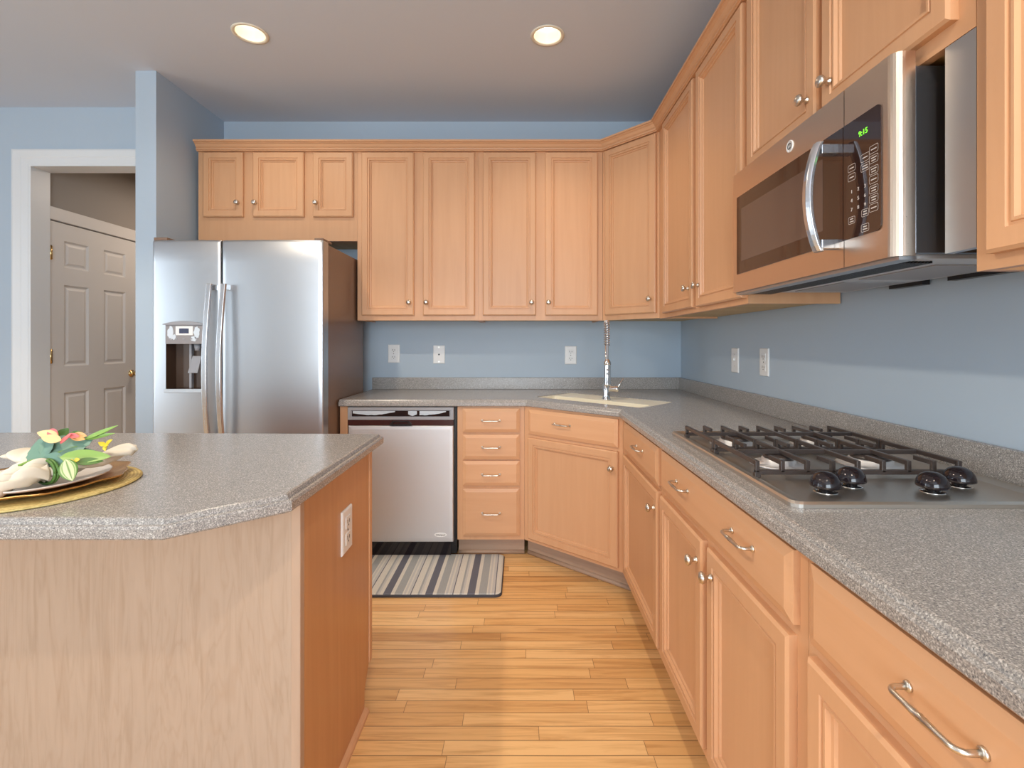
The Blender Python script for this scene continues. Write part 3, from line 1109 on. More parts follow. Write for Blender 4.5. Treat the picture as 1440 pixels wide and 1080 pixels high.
# paddle, spout, drip tray
mb = MB()
px0 = cxm + 0.012
mb.loops([[(px0, 0.010, zi0 + 0.085), (px0 + 0.052, 0.010, zi0 + 0.085), (px0 + 0.060, 0.03, zi0 + 0.175), (px0 + 0.012, 0.03, zi0 + 0.175)],
          [(px0, 0.016, zi0 + 0.085), (px0 + 0.052, 0.016, zi0 + 0.085), (px0 + 0.060, 0.036, zi0 + 0.175), (px0 + 0.012, 0.036, zi0 + 0.175)]])
mb.build('paddle', M['grey_plastic'], dl, bevel=0.002)
MB().lathe([(0.014, zi1 - 0.035), (0.018, zi1)], (px0 + 0.038, 0.035, 0), n=16).build('spout', M['grey_plastic'], dl)
MB().box(cxm - 0.006, cxm + 0.006, 0.05, 0.069, zi0, zi1).build('divider', M['grey_plastic'], dl)
mb = MB().box(hx0 - 0.004, hx1 + 0.004, -0.010, 0.004, hz0 - 0.016, hz0 + 0.004)
mb.build('drip_tray', M['film'], dl, bevel=0.004)


def fridge_handle(parent, xc, lean):
    zt, zb = zpix(399, FYF - 0.03), 0.62
    path, n = [], 22
    lp = []
    for i in range(n + 1):
        f = i / n
        z = zt + (zb - zt) * f
        bow = math.sin(PI * f)
        y = -0.034 - 0.026 * bow
        x = xc + lean * (1 - bow) * 0.010
        w = 0.0165
        lp.append([(x - w, y + 0.004, z), (x - w * 0.7, y - 0.006, z), (x + w * 0.7, y - 0.006, z), (x + w, y + 0.004, z), (x + w * 0.6, y + 0.010, z), (x - w * 0.6, y + 0.010, z)])
    mb = MB().loops(lp, True, True, True, False)
    for z in (zt - 0.03, zb + 0.005):
        mb.box(xc - 0.013 + lean * 0.010, xc + 0.013 + lean * 0.010, -0.030, 0.02, z, z + 0.028)
    return mb.build('handle', M['steel_v'], parent, bevel=0.002)


fridge_handle(dl, XS - 0.046, 1)
fridge_handle(dr, XS + 0.028, 1)
# badge and hinge covers
bx, bz = px_x(422, FYF) - FX0, zpix(356, FYF)
mb = MB().lathe([(0.017, 0.004), (0.017, 0.0), (0.0145, -0.0012), (0.0135, 0.0), (0.002, 0.0)], (bx, 0.005, bz), 'y', 24)
mb.build('badge', M['nickel'], dr)
MB().box(0.0, 0.07, 0.02, 0.14, 1.7835, 1.800).build('hinge_cover', M['fridge_side'], fr, bevel=0.003)
MB().box(W - 0.05, W - 0.002, 0.02, 0.14, 1.7835, 1.796).build('hinge_cover', M['fridge_side'], fr, bevel=0.003)

# ------------------------------------------------------------------ dishwasher
GX0, GX1, GY = px_x(489, 2.782), px_x(638, 2.782), 2.782
dw = thing('dishwasher', 'stainless front dishwasher with dark control strip under the counter', 'dishwasher', (GX0, GY, 0))
W = GX1 - GX0
MB().box(0.004, W + 0.012, 0.045, 0.60, 0.02, 0.866).build('tub', M['black'], dw)
zt, zc, zp = zpix(572.8, GY), zpix(590.5, GY), zpix(598.6, GY)
zb = zpix(762, GY)
mb = MB().rings(0.0, W, zc, zt, [(0, -0.04), (0, 0.0), (0.002, 0.002), (0.017, 0.002), (0.0185, 0.0), (0.02, -0.001)])
pn = mb.build('control_panel', M['grey_plastic'], dw)
mb = MB().box(0.024, W - 0.024, -0.0015, 0.0005, zc + 0.0205, zt - 0.0195)
mb.build('control_window', M['gloss_black'], pn)
# shreds of protective film left on the control window
mb = MB()
rnd = random.Random(3)


def shred(xa, xb, zlo):
    n = 16
    top = [(xa + (xb - xa) * i / n, zt - 0.0205) for i in range(n + 1)]
    bot = [(x, max(zc + 0.0215, zlo(i / n) + rnd.uniform(-0.0015, 0.0015))) for i, (x, z) in enumerate(top)]
    pl = top + bot[::-1]
    n2 = len(top)
    vs = [(x, -0.0024, z) for x, z in top] + [(x, -0.0024, z) for x, z in bot]
    mb.add(vs, [(i, i + 1, n2 + i + 1, n2 + i) for i in range(n2 - 1)])
    mb.add([(x, -0.0016, z) for x, y, z in vs], [(i, n2 + i, n2 + i + 1, i + 1) for i in range(n2 - 1)])


zlow = zc + 0.022
hh = zt - 0.020 - zlow
shred(0.03, 0.27, lambda f: zlow + hh * (0.55 - 0.35 * math.sin(PI * min(1, f * 1.1)) + 0.35 * max(0, f - 0.7) * 2))
shred(0.345, 0.395, lambda f: zlow + hh * (0.35 - 0.3 * math.sin(PI * f)))
shred(0.41, 0.56, lambda f: zlow + hh * (0.15 + 0.6 * f * f))
mb.build('film_shreds', M['film'], pn)
M['dw_strip'] = simple('dark_maroon_strip', (0.045, 0.012, 0.012), 0.25)
hp = MB().box(0.002, W - 0.002, 0.002, 0.045, zp, zc - 0.0005).build('latch_strip', M['dw_strip'], dw, bevel=0.002)
cx = px_x(562.5, GY) - GX0
hzc = (zp + zc) / 2
mb = MB()
pl = [(-0.058, -0.013), (0.066, -0.013), (0.066, -0.008), (0.05, 0.010), (-0.04, 0.010), (-0.058, -0.008)]
il = [(-0.042, -0.007), (0.054, -0.007), (0.053, -0.005), (0.044, 0.006), (-0.034, 0.006), (-0.043, -0.005)]
mb.loops([[(cx + x, 0.002, hzc + z) for x, z in pl], [(cx + x, -0.010, hzc + z) for x, z in pl],
          [(cx + x, -0.010, hzc + z) for x, z in il], [(cx + x, 0.001, hzc + z) for x, z in il]], False, False)
mb.build('latch_handle', M['black'], hp)
dwd = MB().rings(0.004, W - 0.003, zb, zp - 0.001, [(0, -0.04), (0, -0.002), (0.003, 0.001), (0.02, 0.002)]).build('door', M['steel_dw'], dw)
mb = MB().box(0.004, W - 0.02, 0.03, 0.06, 0.012, zb - 0.003)
mb.build('kick_plate', M['gloss_black'], dw)
bx, bz = px_x(619.5, GY) - GX0, zpix(752, GY)
mb = MB()
el = lambda a, b, y: [(bx + a * math.cos(2 * PI * i / 28), y, bz + b * math.sin(2 * PI * i / 28)) for i in range(28)]
mb.loops([el(0.036, 0.0125, -0.001), el(0.036, 0.0125, -0.0035), el(0.032, 0.0095, -0.0045), el(0.030, 0.008, -0.0035)], False, True)
bd = mb.build('badge', M['plate_white'], dwd)
mb = MB()
add_text(mb, 'Whirlpool', 0.0125, bx, -0.0038, bz)
mb.build('lettering', M['slot'], bd)

# ------------------------------------------------------------------ microwave
MX, MY0, MY1 = 0.743, 1.700, 0.965
M['mw_side'] = simple('dark_blued_casing', (0.16, 0.165, 0.18), 0.2, 0.8)
M['steel_reflection_tint'] = brushed('wood_reflection_tinted_steel', (0.70, 0.57, 0.46), 0.30, 'x')  # warm tint paints in the wood and lights mirrored by plain stainless
mw = thing('microwave', 'stainless over the range microwave with dark glass and curved handle', 'microwave', (MX, MY0, 0), RZ)
# local x = MY0 - Y ; local y = X - MX (into the wall)
WM = MY0 - MY1
MB().box(0.004, WM - 0.004, 0.042, XR - MX - 0.003, 1.416, 1.790).build('body', M['mw_side'], mw, bevel=0.002)
ZM0, ZM1 = 1.4115, 1.8175
SEAM = MY0 - F_PX * MX / (1187 - 731)
GXa, GXb, GZ0, GZ1 = MY0 - 1.666, MY0 - 1.001, 1.472, 1.733


def convex(mb, x0, x1, z0, z1, rl, rrt):
    """steel slab with rounded vertical ends"""
    n = 6
    sec = []
    for i in range(n + 1):
        a = PI / 2 * i / n
        sec.append((x0 + rl - rl * math.cos(a), rl - rl * math.sin(a)) if rl else None)
    sec = [s for s in sec if s] or [(x0, 0.0)]
    for i in range(n + 1):
        a = PI / 2 * i / n
        if rrt:
            sec.append((x1 - rrt + rrt * math.sin(a), rrt - rrt * math.cos(a)))
    if not rrt:
        sec.append((x1, 0.0))
    sec += [(x1, 0.04), (x0, 0.04)]
    mb.loops([[(x, y, z) for x, y in sec] for z in (z0, z1)], True, True)


mb = MB()
convex(mb, 0.0, SEAM - 0.0012, ZM0, ZM1, 0.004, 0.0)
md = mb.build('door', M['steel_reflection_tint'], mw)
mb = MB()
convex(mb, SEAM + 0.0012, WM, ZM0, ZM1, 0.0, 0.020)
mp = mb.build('control_panel', M['steel_reflection_tint'], mw)
MB().box(GXa, SEAM - 0.0012, -0.0022, 0.001, GZ0, GZ1).build('door_glass', M['dark_glass'], md)
MB().box(GXa + 0.035, SEAM - 0.075, -0.0027, -0.0021, GZ0 + 0.04, GZ1 - 0.045).build('window', M['glass_window'], md)
pl = rr(SEAM + 0.0012, GXb, GZ0, GZ1, 0.012, 5)
pl = [(SEAM + 0.0012, GZ0)] + [p for p in pl if p[0] > (SEAM + GXb) / 2] + [(SEAM + 0.0012, GZ1)]
mb = MB().loops([[(x, 0.001, z) for x, z in pl], [(x, -0.0022, z) for x, z in pl]], False, True)
gp = mb.build('key_panel', M['dark_glass'], mp)
mb = MB()
wkp = GXb - SEAM
add_text(mb, '9:15', 0.0165, SEAM + wkp * 0.56, -0.0026, GZ1 - 0.040)
mb.build('clock_digits', M['lcd'], gp)
mb = MB()


def key(mb, cx, cz, w, h, lines):
    o, i = rr(cx - w / 2, cx + w / 2, cz - h / 2, cz + h / 2, 0.003, 2), rr(cx - w / 2 + 0.0009, cx + w / 2 - 0.0009, cz - h / 2 + 0.0009, cz + h / 2 - 0.0009, 0.0024, 2)
    n = len(o)
    mb.add([(x, -0.0025, z) for x, z in o + i], [(a, (a + 1) % n, n + (a + 1) % n, n + a) for a in range(n)])
    for k, ww in enumerate(lines):
        zc_ = cz + (len(lines) - 1) * 0.0028 - k * 0.0056
        mb.add([(cx - w * ww / 2, -0.0025, zc_ - 0.0012), (cx + w * ww / 2, -0.0025, zc_ - 0.0012), (cx + w * ww / 2, -0.0025, zc_ + 0.0012), (cx - w * ww / 2, -0.0025, zc_ + 0.0012)], [(0, 1, 2, 3)])


kx = [SEAM + wkp * f for f in (0.25, 0.61, 0.83)]
kz = [GZ1 - 0.088 - q for q in (0, 0.0207, 0.044, 0.0634, 0.084, 0.1035, 0.1227, 0.143)]
for i in range(7):
    key(mb, kx[2], kz[i], 0.026, 0.0165, (0.62, 0.5) if i % 3 else (0.62,))
for i in (0, 1):
    key(mb, kx[1], kz[i] - 0.008, 0.026, 0.017, (0.6,) if i == 0 else (0.6, 0.7))
    key(mb, kx[0], kz[i] - 0.016, 0.024, 0.016, (0.6,))
for c, col in ((kx[0], '147'), (SEAM + wkp * 0.43, '258'), (kx[1], '369')):
    for r in range(3):
        add_text(mb, col[r], 0.011, c, -0.0025, kz[3] - 0.006 - 0.020 * r)
key(mb, kx[1], kz[6] - 0.004, 0.022, 0.016, (0.5, 0.6))
key(mb, kx[0], kz[6] - 0.010, 0.022, 0.016, (0.5, 0.6))
key(mb, kx[1], kz[7] - 0.016, 0.024, 0.017, (0.5, 0.6))
mb.build('key_print', M['print'], gp)
# badge: ringed disc with a looped monogram
bx, bz = MY0 - 1.341, 1.779
mb = MB().lathe([(0.0165, 0.001), (0.0165, -0.002), (0.0145, -0.003), (0.0135, -0.002), (0.001, -0.002)], (bx, 0, bz), 'y', 24)
bd = mb.build('badge', M['plate_white'], md)
mb = MB()
for cx_, s_ in ((-0.0035, 1), (0.004, 1)):
    mb.tube([(bx + cx_ + 0.0042 * math.cos(a), -0.0025, bz + 0.0062 * math.sin(a)) for a in [0.6 + 5.0 * i / 14 for i in range(15)]], 0.0007, 6)
mb.tube([(bx + 0.0085 * math.cos(2 * PI * i / 20), -0.0025, bz + 0.0085 * math.sin(2 * PI * i / 20)) for i in range(21)], 0.0006, 6)
mb.build('monogram', M['slot'], bd)
# handle: film wrapped chrome bow with square end blocks
hxm = SEAM - 0.028
zt_, zb_ = 1.708, 1.452
lp = []
n = 20
for i in range(n + 1):
    f = i / n
    z = zt_ + (zb_ - zt_) * f
    bow = math.sin(PI * f) ** 0.8
    y = -0.042 - 0.026 * bow
    w = 0.0135
    lp.append([(hxm - w, y + 0.006, z), (hxm - w, y - 0.002, z), (hxm - w * 0.5, y - 0.008, z), (hxm + w * 0.5, y - 0.008, z), (hxm + w, y - 0.002, z), (hxm + w, y + 0.006, z), (hxm, y + 0.010, z)])
mb = MB().loops(lp, True, True, True, False)
for z in (zt_ - 0.028, zb_ + 0.006):
    mb.box(hxm - 0.011, hxm + 0.011, -0.040, 0.001, z, z + 0.022)
M['wrapped'] = simple('film_wrapped_chrome', (0.62, 0.64, 0.68), 0.17, 0.92)
mb.build('handle', M['wrapped'], md, bevel=0.0015)
# underside: front lip, vent grille, lamp lens, filter panels
MB().box(0.004, WM - 0.004, 0.01, 0.045, 1.404, 1.4113).build('front_lip', M['steel'], mw)
MB().box(0.05, WM - 0.02, 0.05, XR - MX - 0.03, 1.409, 1.4158).build('base_plate', M['steel_dw'], mw)
mb = MB()
for i in range(9):
    mb.box(0.03, WM - 0.05, 0.052 + 0.0075 * i, 0.0555 + 0.0075 * i, 1.4045, 1.4088)
mb.build('vent_grille', M['black'], mw)
for a, b in ((0.10, 0.34), (0.40, 0.64)):
    MB().box(a, b, 0.16, 0.33, 1.4065, 1.4088).build('grease_filter', M['grey_plastic'], mw)
for a, b in ((0.24, 0.36), (0.44, 0.60), (0.66, 0.73)):
    MB().box(a, b, XR - MX - 0.028, XR - MX - 0.006, 1.399, 1.4158).build('mounting_tab', M['black'], mw)

# stainless filler strip between microwave and the cabinet at its right
mb = MB().box(FACE_UX, FACE_UX + 0.016, 0.8575, 0.9205, 1.407, 1.7945)
tag(mb.build('filler_strip', M['steel']), 'upright stainless filler strip between microwave and right hand cabinet', 'filler strip')

# ------------------------------------------------------------------ cooktop
KX0, KX1, KY0, KY1 = 0.535, 1.095, 0.955, 1.735
ck = thing('cooktop', 'stainless four burner gas cooktop with black grates and knobs on the counter', 'cooktop', (0, 0, Z_CT))
mb = MB()


def rect_r(x0, x1, y0, y1, r, z):
    return [(x, y, z) for x, y in rr(x0, x1, y0, y1, r, 4)]


mb.loops([rect_r(KX0, KX1, KY0, KY1, 0.02, 0.0004), rect_r(KX0, KX1, KY0, KY1, 0.02, 0.008), rect_r(KX0 + 0.004, KX1 - 0.004, KY0 + 0.004, KY1 - 0.004, 0.02, 0.0125),
          rect_r(KX0 + 0.012, KX1 - 0.012, KY0 + 0.012, KY1 - 0.012, 0.02, 0.0125), rect_r(KX0 + 0.03, KX1 - 0.03, KY0 + 0.026, KY1 - 0.026, 0.03, 0.006)], True, True)
M['steel_top'] = brushed('cooktop_steel', (0.62, 0.58, 0.53), 0.36, 'y')
mb.build('tray', M['steel_top'], ck)


def grate(y0, y1):
    x0, x1 = 0.562, 1.040
    zt, zl, r = 0.046, 0.018, 0.005
    mb = MB()
    nx = 9
    xs = [x0 + (x1 - x0) * i / (nx - 1) for i in range(nx)]

    def bar(xa, xb, ya, yb, za, zb):
        mb.box(xa, xb, ya, yb, za, zb)
    for y in (y0, y1):
        bar(x0 - r, x1 + r, y - r, y + r, zl - r, zl + r * 1.2)
    for i, x in enumerate(xs):
        for y, s in ((y0, 1), (y1, -1)):
            bar(x - r, x + r, y - r, y + r, zl, zt)
            if i % 2:
                ya, yb = sorted((y, y + s * 0.055))
                bar(x - r * 0.9, x + r * 0.9, ya, yb, zt - 0.011, zt)
        if i % 2 == 0:
            bar(x - r, x + r, y0, y1, zt - 0.011, zt)
    ym = (y0 + y1) / 2
    bar(x0, x1, ym - r, ym + r, zt - 0.012, zt - 0.001)
    for x in (x0, x1):
        for y in (y0, y1):
            bar(x - 0.007, x + 0.007, y - 0.007, y + 0.007, 0.0065, zl)
    return mb.build('grate', M['iron'], ck, bevel=0.0015)


grate(1.157, 1.400)
grate(1.414, 1.640)
for x, y, rb in ((0.68, 1.28, 0.042), (0.92, 1.28, 0.05), (0.68, 1.53, 0.05), (0.92, 1.53, 0.036)):
    b = MB().lathe([(rb + 0.03, 0.0065), (rb + 0.022, 0.010), (rb, 0.012), (rb, 0.022), (rb - 0.006, 0.024)], (x, y, 0), n=28).build('burner', M['steel_dw'], ck)
    MB().lathe([(rb - 0.004, 0.0242), (rb - 0.002, 0.029), (rb - 0.008, 0.032), (0.002, 0.033)], (x, y, 0), n=28).build('burner_cap', M['iron'], b)
for x, y in ((0.655, 1.045), (0.738, 1.088), (0.884, 1.045), (0.980, 1.088)):
    kn = MB()
    prof = [(0.013, 0.0065), (0.013, 0.016)]
    kn.lathe([(0.0265, 0.016), (0.0300, 0.018), (0.0302, 0.022), (0.0275, 0.033), (0.021, 0.042), (0.012, 0.0475), (0.003, 0.049)], (x, y, 0), n=28)
    k = kn.build('knob', M['gloss_black'], ck)
    sb = MB().lathe([(0.024, 0.0062), (0.023, 0.0075), (0.016, 0.008), (0.0135, 0.0085), (0.0135, 0.0162)], (x, y, 0), n=24)
    sb.build('knob_collar', M['chrome'], k)

# ------------------------------------------------------------------ island
IX, IY0, IY1 = -0.520, 1.158, 1.705
isl = thing('island_cabinet', 'kitchen island base with pale wood front and orange maple end panel', 'island', (IX, IY0, 0))
# local origin at the near right corner, y away from the camera, x to the left is negative
mb = MB().box(-1.45, -0.0225, 0.0, 0.018, 0.0, Z_CB - 0.0005)
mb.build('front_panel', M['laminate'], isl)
MB().box(-0.022, 0.0, -0.003, 0.020, 0.0, Z_CB - 0.0005).build('corner_trim', M['maple_pale'], isl, bevel=0.002)
prof = [(0.0205, 0.0), (0.475, 0.0), (0.475, 0.075), (0.486, 0.09), (0.520, 0.138), (0.520, Z_CB - 0.0005), (0.0205, Z_CB - 0.0005)]
mb = MB().loops([[(-0.018, y, z) for y, z in prof], [(0.0, y, z) for y, z in prof]], True, True)
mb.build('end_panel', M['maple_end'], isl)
MB().box(-0.018, 0.004, 0.5205, IY1 - IY0, 0.138, Z_CB - 0.0005).build('back_stile', M['maple'], isl, bevel=0.002)
MB().box(-1.45, -0.0185, 0.525, IY1 - IY0 - 0.001, 0.108, Z_CB - 0.0005).build('rear_face', M['maple'], isl)
MB().box(-1.45, -0.0185, 0.455, 0.474, 0.0, 0.107).build('toe_kick', M['kick'], isl)
q = [(0.0, 0.0), (0.016, 0.0), (0.0145, 0.008), (0.009, 0.014), (0.0, 0.018)]
mb = MB().loops([[(0.0003 + a, -0.003, b) for a, b in q], [(0.0003 + a, 0.478, b) for a, b in q]], True, True)
mb.build('shoe_molding', M['maple_h'], isl)

IC = [(-1.98, 1.780), (-1.98, 0.893), (-0.655, 0.893), (-0.488, 1.044), (-0.488, 1.742 + 0.03), (-0.52, 1.780)]
IC = [(-1.98, 1.785), (-1.98, 0.893), (-0.655, 0.893), (-0.488, 1.044), (-0.490, 1.755)]
FI = [1.0] * 5
mb = MB()
lps = [offset_poly(IC, [d for _ in FI]) for d, z in PROF]
mb.loops([[(x, y, z) for x, y in lp] for lp, (d, z) in zip(lps, PROF)], True, True)
tag(mb.build('island_countertop', M['counter']), 'speckled taupe island countertop with one clipped corner', 'countertop')

# ------------------------------------------------------------------ outlets
OG = None


def outlet(label, loc, rz, kind='duplex', s=1.0):
    t = thing('wall_outlet', label, 'outlet', loc, rz)
    w, h = 0.082 * s, 0.128 * s
    mb = MB().rings(-w / 2, w / 2, -h / 2, h / 2, [(0, 0.0005), (0, 0.004), (0.003, 0.0065), (0.006, 0.007)])
    mb.build('cover_plate', M['plate_white'], t)
    sl = MB()
    if kind == 'duplex':
        rc = MB()
        for c in (-0.024 * s, 0.024 * s):
            rc.rings(-0.018 * s, 0.018 * s, c - 0.017 * s, c + 0.017 * s, [(0, 0.006), (0, 0.0085), (0.002, 0.009)])
            sl.box(-0.009 * s, -0.006 * s, -0.0095, -0.0089, c - 0.003, c + 0.008).box(0.006 * s, 0.009 * s, -0.0095, -0.0089, c - 0.003, c + 0.007)
            sl.lathe([(0.0028, -0.0089), (0.0028, -0.0095)], (0, 0, c - 0.009 * s), 'y', 10)
        rc.build('receptacle', M['plate_white'], t)
        sl.lathe([(0.003, -0.0066), (0.003, -0.0078)], (0, 0, 0), 'y', 10)
    elif kind == 'jack':
        MB().lathe([(0.006, -0.0066), (0.006, -0.009)], (0, 0, 0), 'y', 12).build('jack', M['slot'], t)
        for c in (-0.05, 0.05):
            MB().lathe([(0.0035, -0.0066), (0.0035, -0.0078)], (0, 0, c), 'y', 10).build('screw', M['nickel'], t)
        sl = None
    else:
        sl = MB().box(-0.005, 0.005, -0.0155, -0.0066, -0.002, 0.012)
        sl.build('toggle', M['plate_white'], t)
        for c in (-0.03, 0.03):
            MB().lathe([(0.003, -0.0066), (0.003, -0.0078)], (0, 0, c), 'y', 10).build('screw', M['nickel'], t)
        sl = None
    if sl:
        sl.build('slots', M['slot'], t)
    return t


def back_at(px, py):
    return (px_x(px, YB), YB - 0.0003, zpix(py, YB))


outlet('white duplex outlet on the back wall nearest the refrigerator', back_at(554, 497.4), 0)
outlet('white plate with a single centre jack on the back wall above the drawers', back_at(617.5, 498.5), 0, 'jack')
outlet('white duplex outlet on the back wall closest to the faucet', back_at(802.5, 499.5), 0)
outlet('white switch plate on the right wall nearer the corner', (XR - 0.0003, 2.558, 1.147), RZ, 'switch')
outlet('white duplex outlet on the right wall nearer the cooktop', (XR - 0.0003, 2.252, 1.149), RZ, 'duplex')
outlet('white duplex outlet on the orange end panel of the island', (IX + 0.0003, 1.455, 0.682), PI / 2, 'duplex', 1.0)

# ------------------------------------------------------------------ floor mat
t = thing('floor_mat', 'striped grey and cream cushioned mat on the floor before the dishwasher', 'mat', (-0.088, 2.37, 0))
out = rr(-0.86, 0.0, 0.0, 0.465, 0.035, 6)
i1 = rr(-0.855, -0.005, 0.005, 0.460, 0.031, 6)
i2 = rr(-0.846, -0.014, 0.014, 0.451, 0.024, 6)
mb = MB().loops([[(x, y, 0.0005) for x, y in out], [(x, y, 0.009) for x, y in out], [(x, y, 0.0125) for x, y in i1]], True, True)
mb.build('backing', M['rubber'], t)
mb = MB().loops([[(x, y, 0.0126) for x, y in i1], [(x, y, 0.016) for x, y in i2]], True, True)
mb.build('striped_top', M['stripes'], t)

# ------------------------------------------------------------------ recessed ceiling lamps
BEAMS = [(9, 2.6, 0.7), (19, 2.2, 1.0), (50, 2.25, 0.25), (38, 2.75, 0.5), (3, 2.75, 0.5)]
for (cx, cy), (watts, cone, blend), lab in zip(LIGHTS, BEAMS, ('round recessed ceiling lamp over the refrigerator side', 'round recessed ceiling lamp over the middle of the floor', 'round recessed ceiling lamp above the island', 'added round recessed fill lamp behind the camera on the cooktop side', 'added round recessed fill lamp behind the camera on the island side')):
    t = thing('recessed_lamp', lab, 'lamp', (cx, cy, ZC), 0, 'recessed ceiling lamps')
    MB().lathe([(LR - 0.002, -0.0005), (LR + 0.012, -0.0005), (LR + 0.011, -0.004), (LR - 0.001, -0.006), (LR - 0.006, 0.0)], n=36, cap0=False, cap1=False).build('trim_ring', M['reflector'], t)
    MB().lathe([(LR - 0.003, 0.0), (LR - 0.016, 0.085), (0.002, 0.09)], n=36, cap0=False).build('baffle', M['reflector'], t)
    MB().lathe([(0.048, 0.084), (0.050, 0.07), (0.042, 0.060), (0.025, 0.056), (0.002, 0.055)], n=28, cap0=False).build('bulb', M['bulb'], t)
    l = bpy.data.lights.new('lamp_glow', 'SPOT')
    l.energy = watts
    l.color = LAMP_COL
    l.spot_size = cone
    l.spot_blend = blend
    l.shadow_soft_size = 0.045
    lo = bpy.data.objects.new('lamp_glow', l)
    C.objects.link(lo)
    lo.parent = t
    lo.location = (0, 0, -0.012)

# ------------------------------------------------------------------ place setting on the island
PC = Vector((-1.082, 1.090))
PMZ = Z_CT + 0.0005
pm = MB().lathe([(0.002, 0.0), (0.188, 0.0), (0.190, 0.0025), (0.187, 0.005), (0.12, 0.0045), (0.002, 0.0045)], n=64).build('placemat', M['straw'], None, (PC.x, PC.y, PMZ))
tag(pm, 'round woven straw placemat on the island countertop', 'placemat')


def wavy_plate(name, r, z, amp, waves, mat, rise, phase=0.0):
    lp = []
    for k, (fr_, h) in enumerate([(0.02, 0.004), (0.55, 0.004), (0.70, 0.006), (0.88, rise * 0.7), (0.98, rise), (1.0, rise + 0.001), (0.985, rise - 0.003), (0.86, rise * 0.7 - 0.004), (0.68, 0.002), (0.55, 0.0), (0.02, 0.0)]):
        ring = []
        for i in range(72):
            a = 2 * PI * i / 72
            q = 1 + amp * max(0, fr_ - 0.6) * (math.sin(waves * a + phase) + 0.5 * math.sin((waves * 2 + 1) * a))
            ring.append((r * fr_ * q * math.cos(a), r * fr_ * q * math.sin(a), h + amp * 0.03 * max(0, fr_ - 0.6) * math.cos(waves * a)))
        lp.append(ring)
    return MB().loops(lp, True, True, True, True).build(name, mat, None, (PC.x, PC.y, z))


ch = wavy_plate('charger_plate', 0.166, PMZ + 0.0055, 0.10, 7, M['gold'], 0.017, 0.6)
tag(ch, 'coppery gold charger plate with irregular rim on the placemat', 'plate')
dp = wavy_plate('dinner_plate', 0.132, PMZ + 0.0105, 0.03, 5, M['plate'], 0.016)
tag(dp, 'pale glazed plate on the gold charger', 'plate')


def at(px, py, d):
    """point in the room seen at that pixel at depth d"""
    return Vector(((px - 731) / F_PX * d, d, CAM_H - (py - 482) / F_PX * d))


# napkin: two folded tails beyond the ring and a gathered, pleated front part
nk = thing('napkin', 'cream linen napkin gathered through a ring on the plate', 'napkin', (PC.x, PC.y, PMZ + 0.03))
org = Vector(nk.location)


def cloth_strip(pts, widths, thick, folds, phase=0.0, flat=1.0):
    """soft folded strip along pts"""
    mb = MB()
    P = [Vector(p) - org for p in pts]
    lp = []
    n = 56
    for i, p in enumerate(P):
        t = (P[min(i + 1, len(P) - 1)] - P[max(i - 1, 0)]).normalized()
        s = t.cross(Vector((0, 0, 1))).normalized()
        u = s.cross(t)
        ring = []
        for k in range(n):
            a = 2 * PI * k / n
            c, d = math.cos(a), math.sin(a)
            rr_ = 1 + 0.16 * math.sin(folds * a + phase + i * 0.35)
            ring.append(p + s * c * widths[i] * rr_ + u * d * thick[i] * (1 + 0.38 * math.sin(folds * a * 1.0 + phase + i * 0.35)))
        lp.append(ring)
    mb.loops(lp, True, True, True, True)
    return mb


def spline(pts, n=14):
    P = [Vector(p) for p in pts]
    P = [P[0] * 2 - P[1]] + P + [P[-1] * 2 - P[-2]]
    out = []
    for i in range(1, len(P) - 2):
        for k in range(n):
            t = k / n
            out.append(0.5 * ((2 * P[i]) + (-P[i - 1] + P[i + 1]) * t + (2 * P[i - 1] - 5 * P[i] + 4 * P[i + 1] - P[i + 2]) * t * t + (-P[i - 1] + 3 * P[i] - 3 * P[i + 1] + P[i + 2]) * t ** 3))
    out.append(P[-2])
    return out


def lerp_list(vals, n):
    out = []
    for i in range(n):
        f = i / (n - 1) * (len(vals) - 1)
        k = min(int(f), len(vals) - 2)
        out.append(vals[k] + (vals[k + 1] - vals[k]) * (f - k))
    return out


ringp = at(66, 663, 1.06)
p1 = spline([at(-40, 690, 0.98), at(0, 682, 1.0), at(35, 668, 1.03), ringp])
gm = MB()
td = (Vector(p1[-1]) - Vector(p1[0])).normalized()
sv = td.cross(Vector((0, 0, 1))).normalized()
for k in range(9):
    pts_ = []
    for i, p in enumerate(p1):
        f = i / (len(p1) - 1)
        spread = (0.060 * (1 - f) + 0.024 * f) * (k - 4.0) / 4.0
        lift = (0.007 if k % 2 else -0.003) * math.sin(PI * (0.2 + 0.7 * f) + k) + 0.006 * (1 - abs(k - 4.0) / 4.0)
        pts_.append(Vector(p) + sv * (spread + 0.005 * math.sin(3.5 * f + k * 1.3)) + Vector((0, 0, lift)))
    part_ = cloth_strip(pts_, lerp_list([0.0105, 0.010, 0.0085, 0.006], len(p1)), lerp_list([0.010, 0.013, 0.015, 0.015], len(p1)), 2, k * 0.9)
    gm.add(part_.v, part_.f, True)
gm.build('gathered_half', M['napkin'], nk)
p2 = spline([ringp + Vector((-0.004, -0.004, 0)), at(100, 655, 1.10), at(140, 645, 1.135), at(178, 633, 1.17), at(192, 631, 1.185)])
cloth_strip(p2, lerp_list([0.028, 0.034, 0.032, 0.024, 0.020, 0.012], len(p2)), lerp_list([0.020, 0.015, 0.0135, 0.0125, 0.012, 0.007], len(p2)), 3, 1.0).build('long_tail', M['napkin'], nk)
p3 = spline([ringp + Vector((-0.008, 0.004, 0.0)), at(60, 645, 1.14), at(44, 637, 1.18), at(30, 637, 1.20)])
cloth_strip(p3, lerp_list([0.024, 0.036, 0.040, 0.034], len(p3)), lerp_list([0.018, 0.014, 0.012, 0.008], len(p3)), 3, 2.0).build('short_tail', M['napkin'], nk)

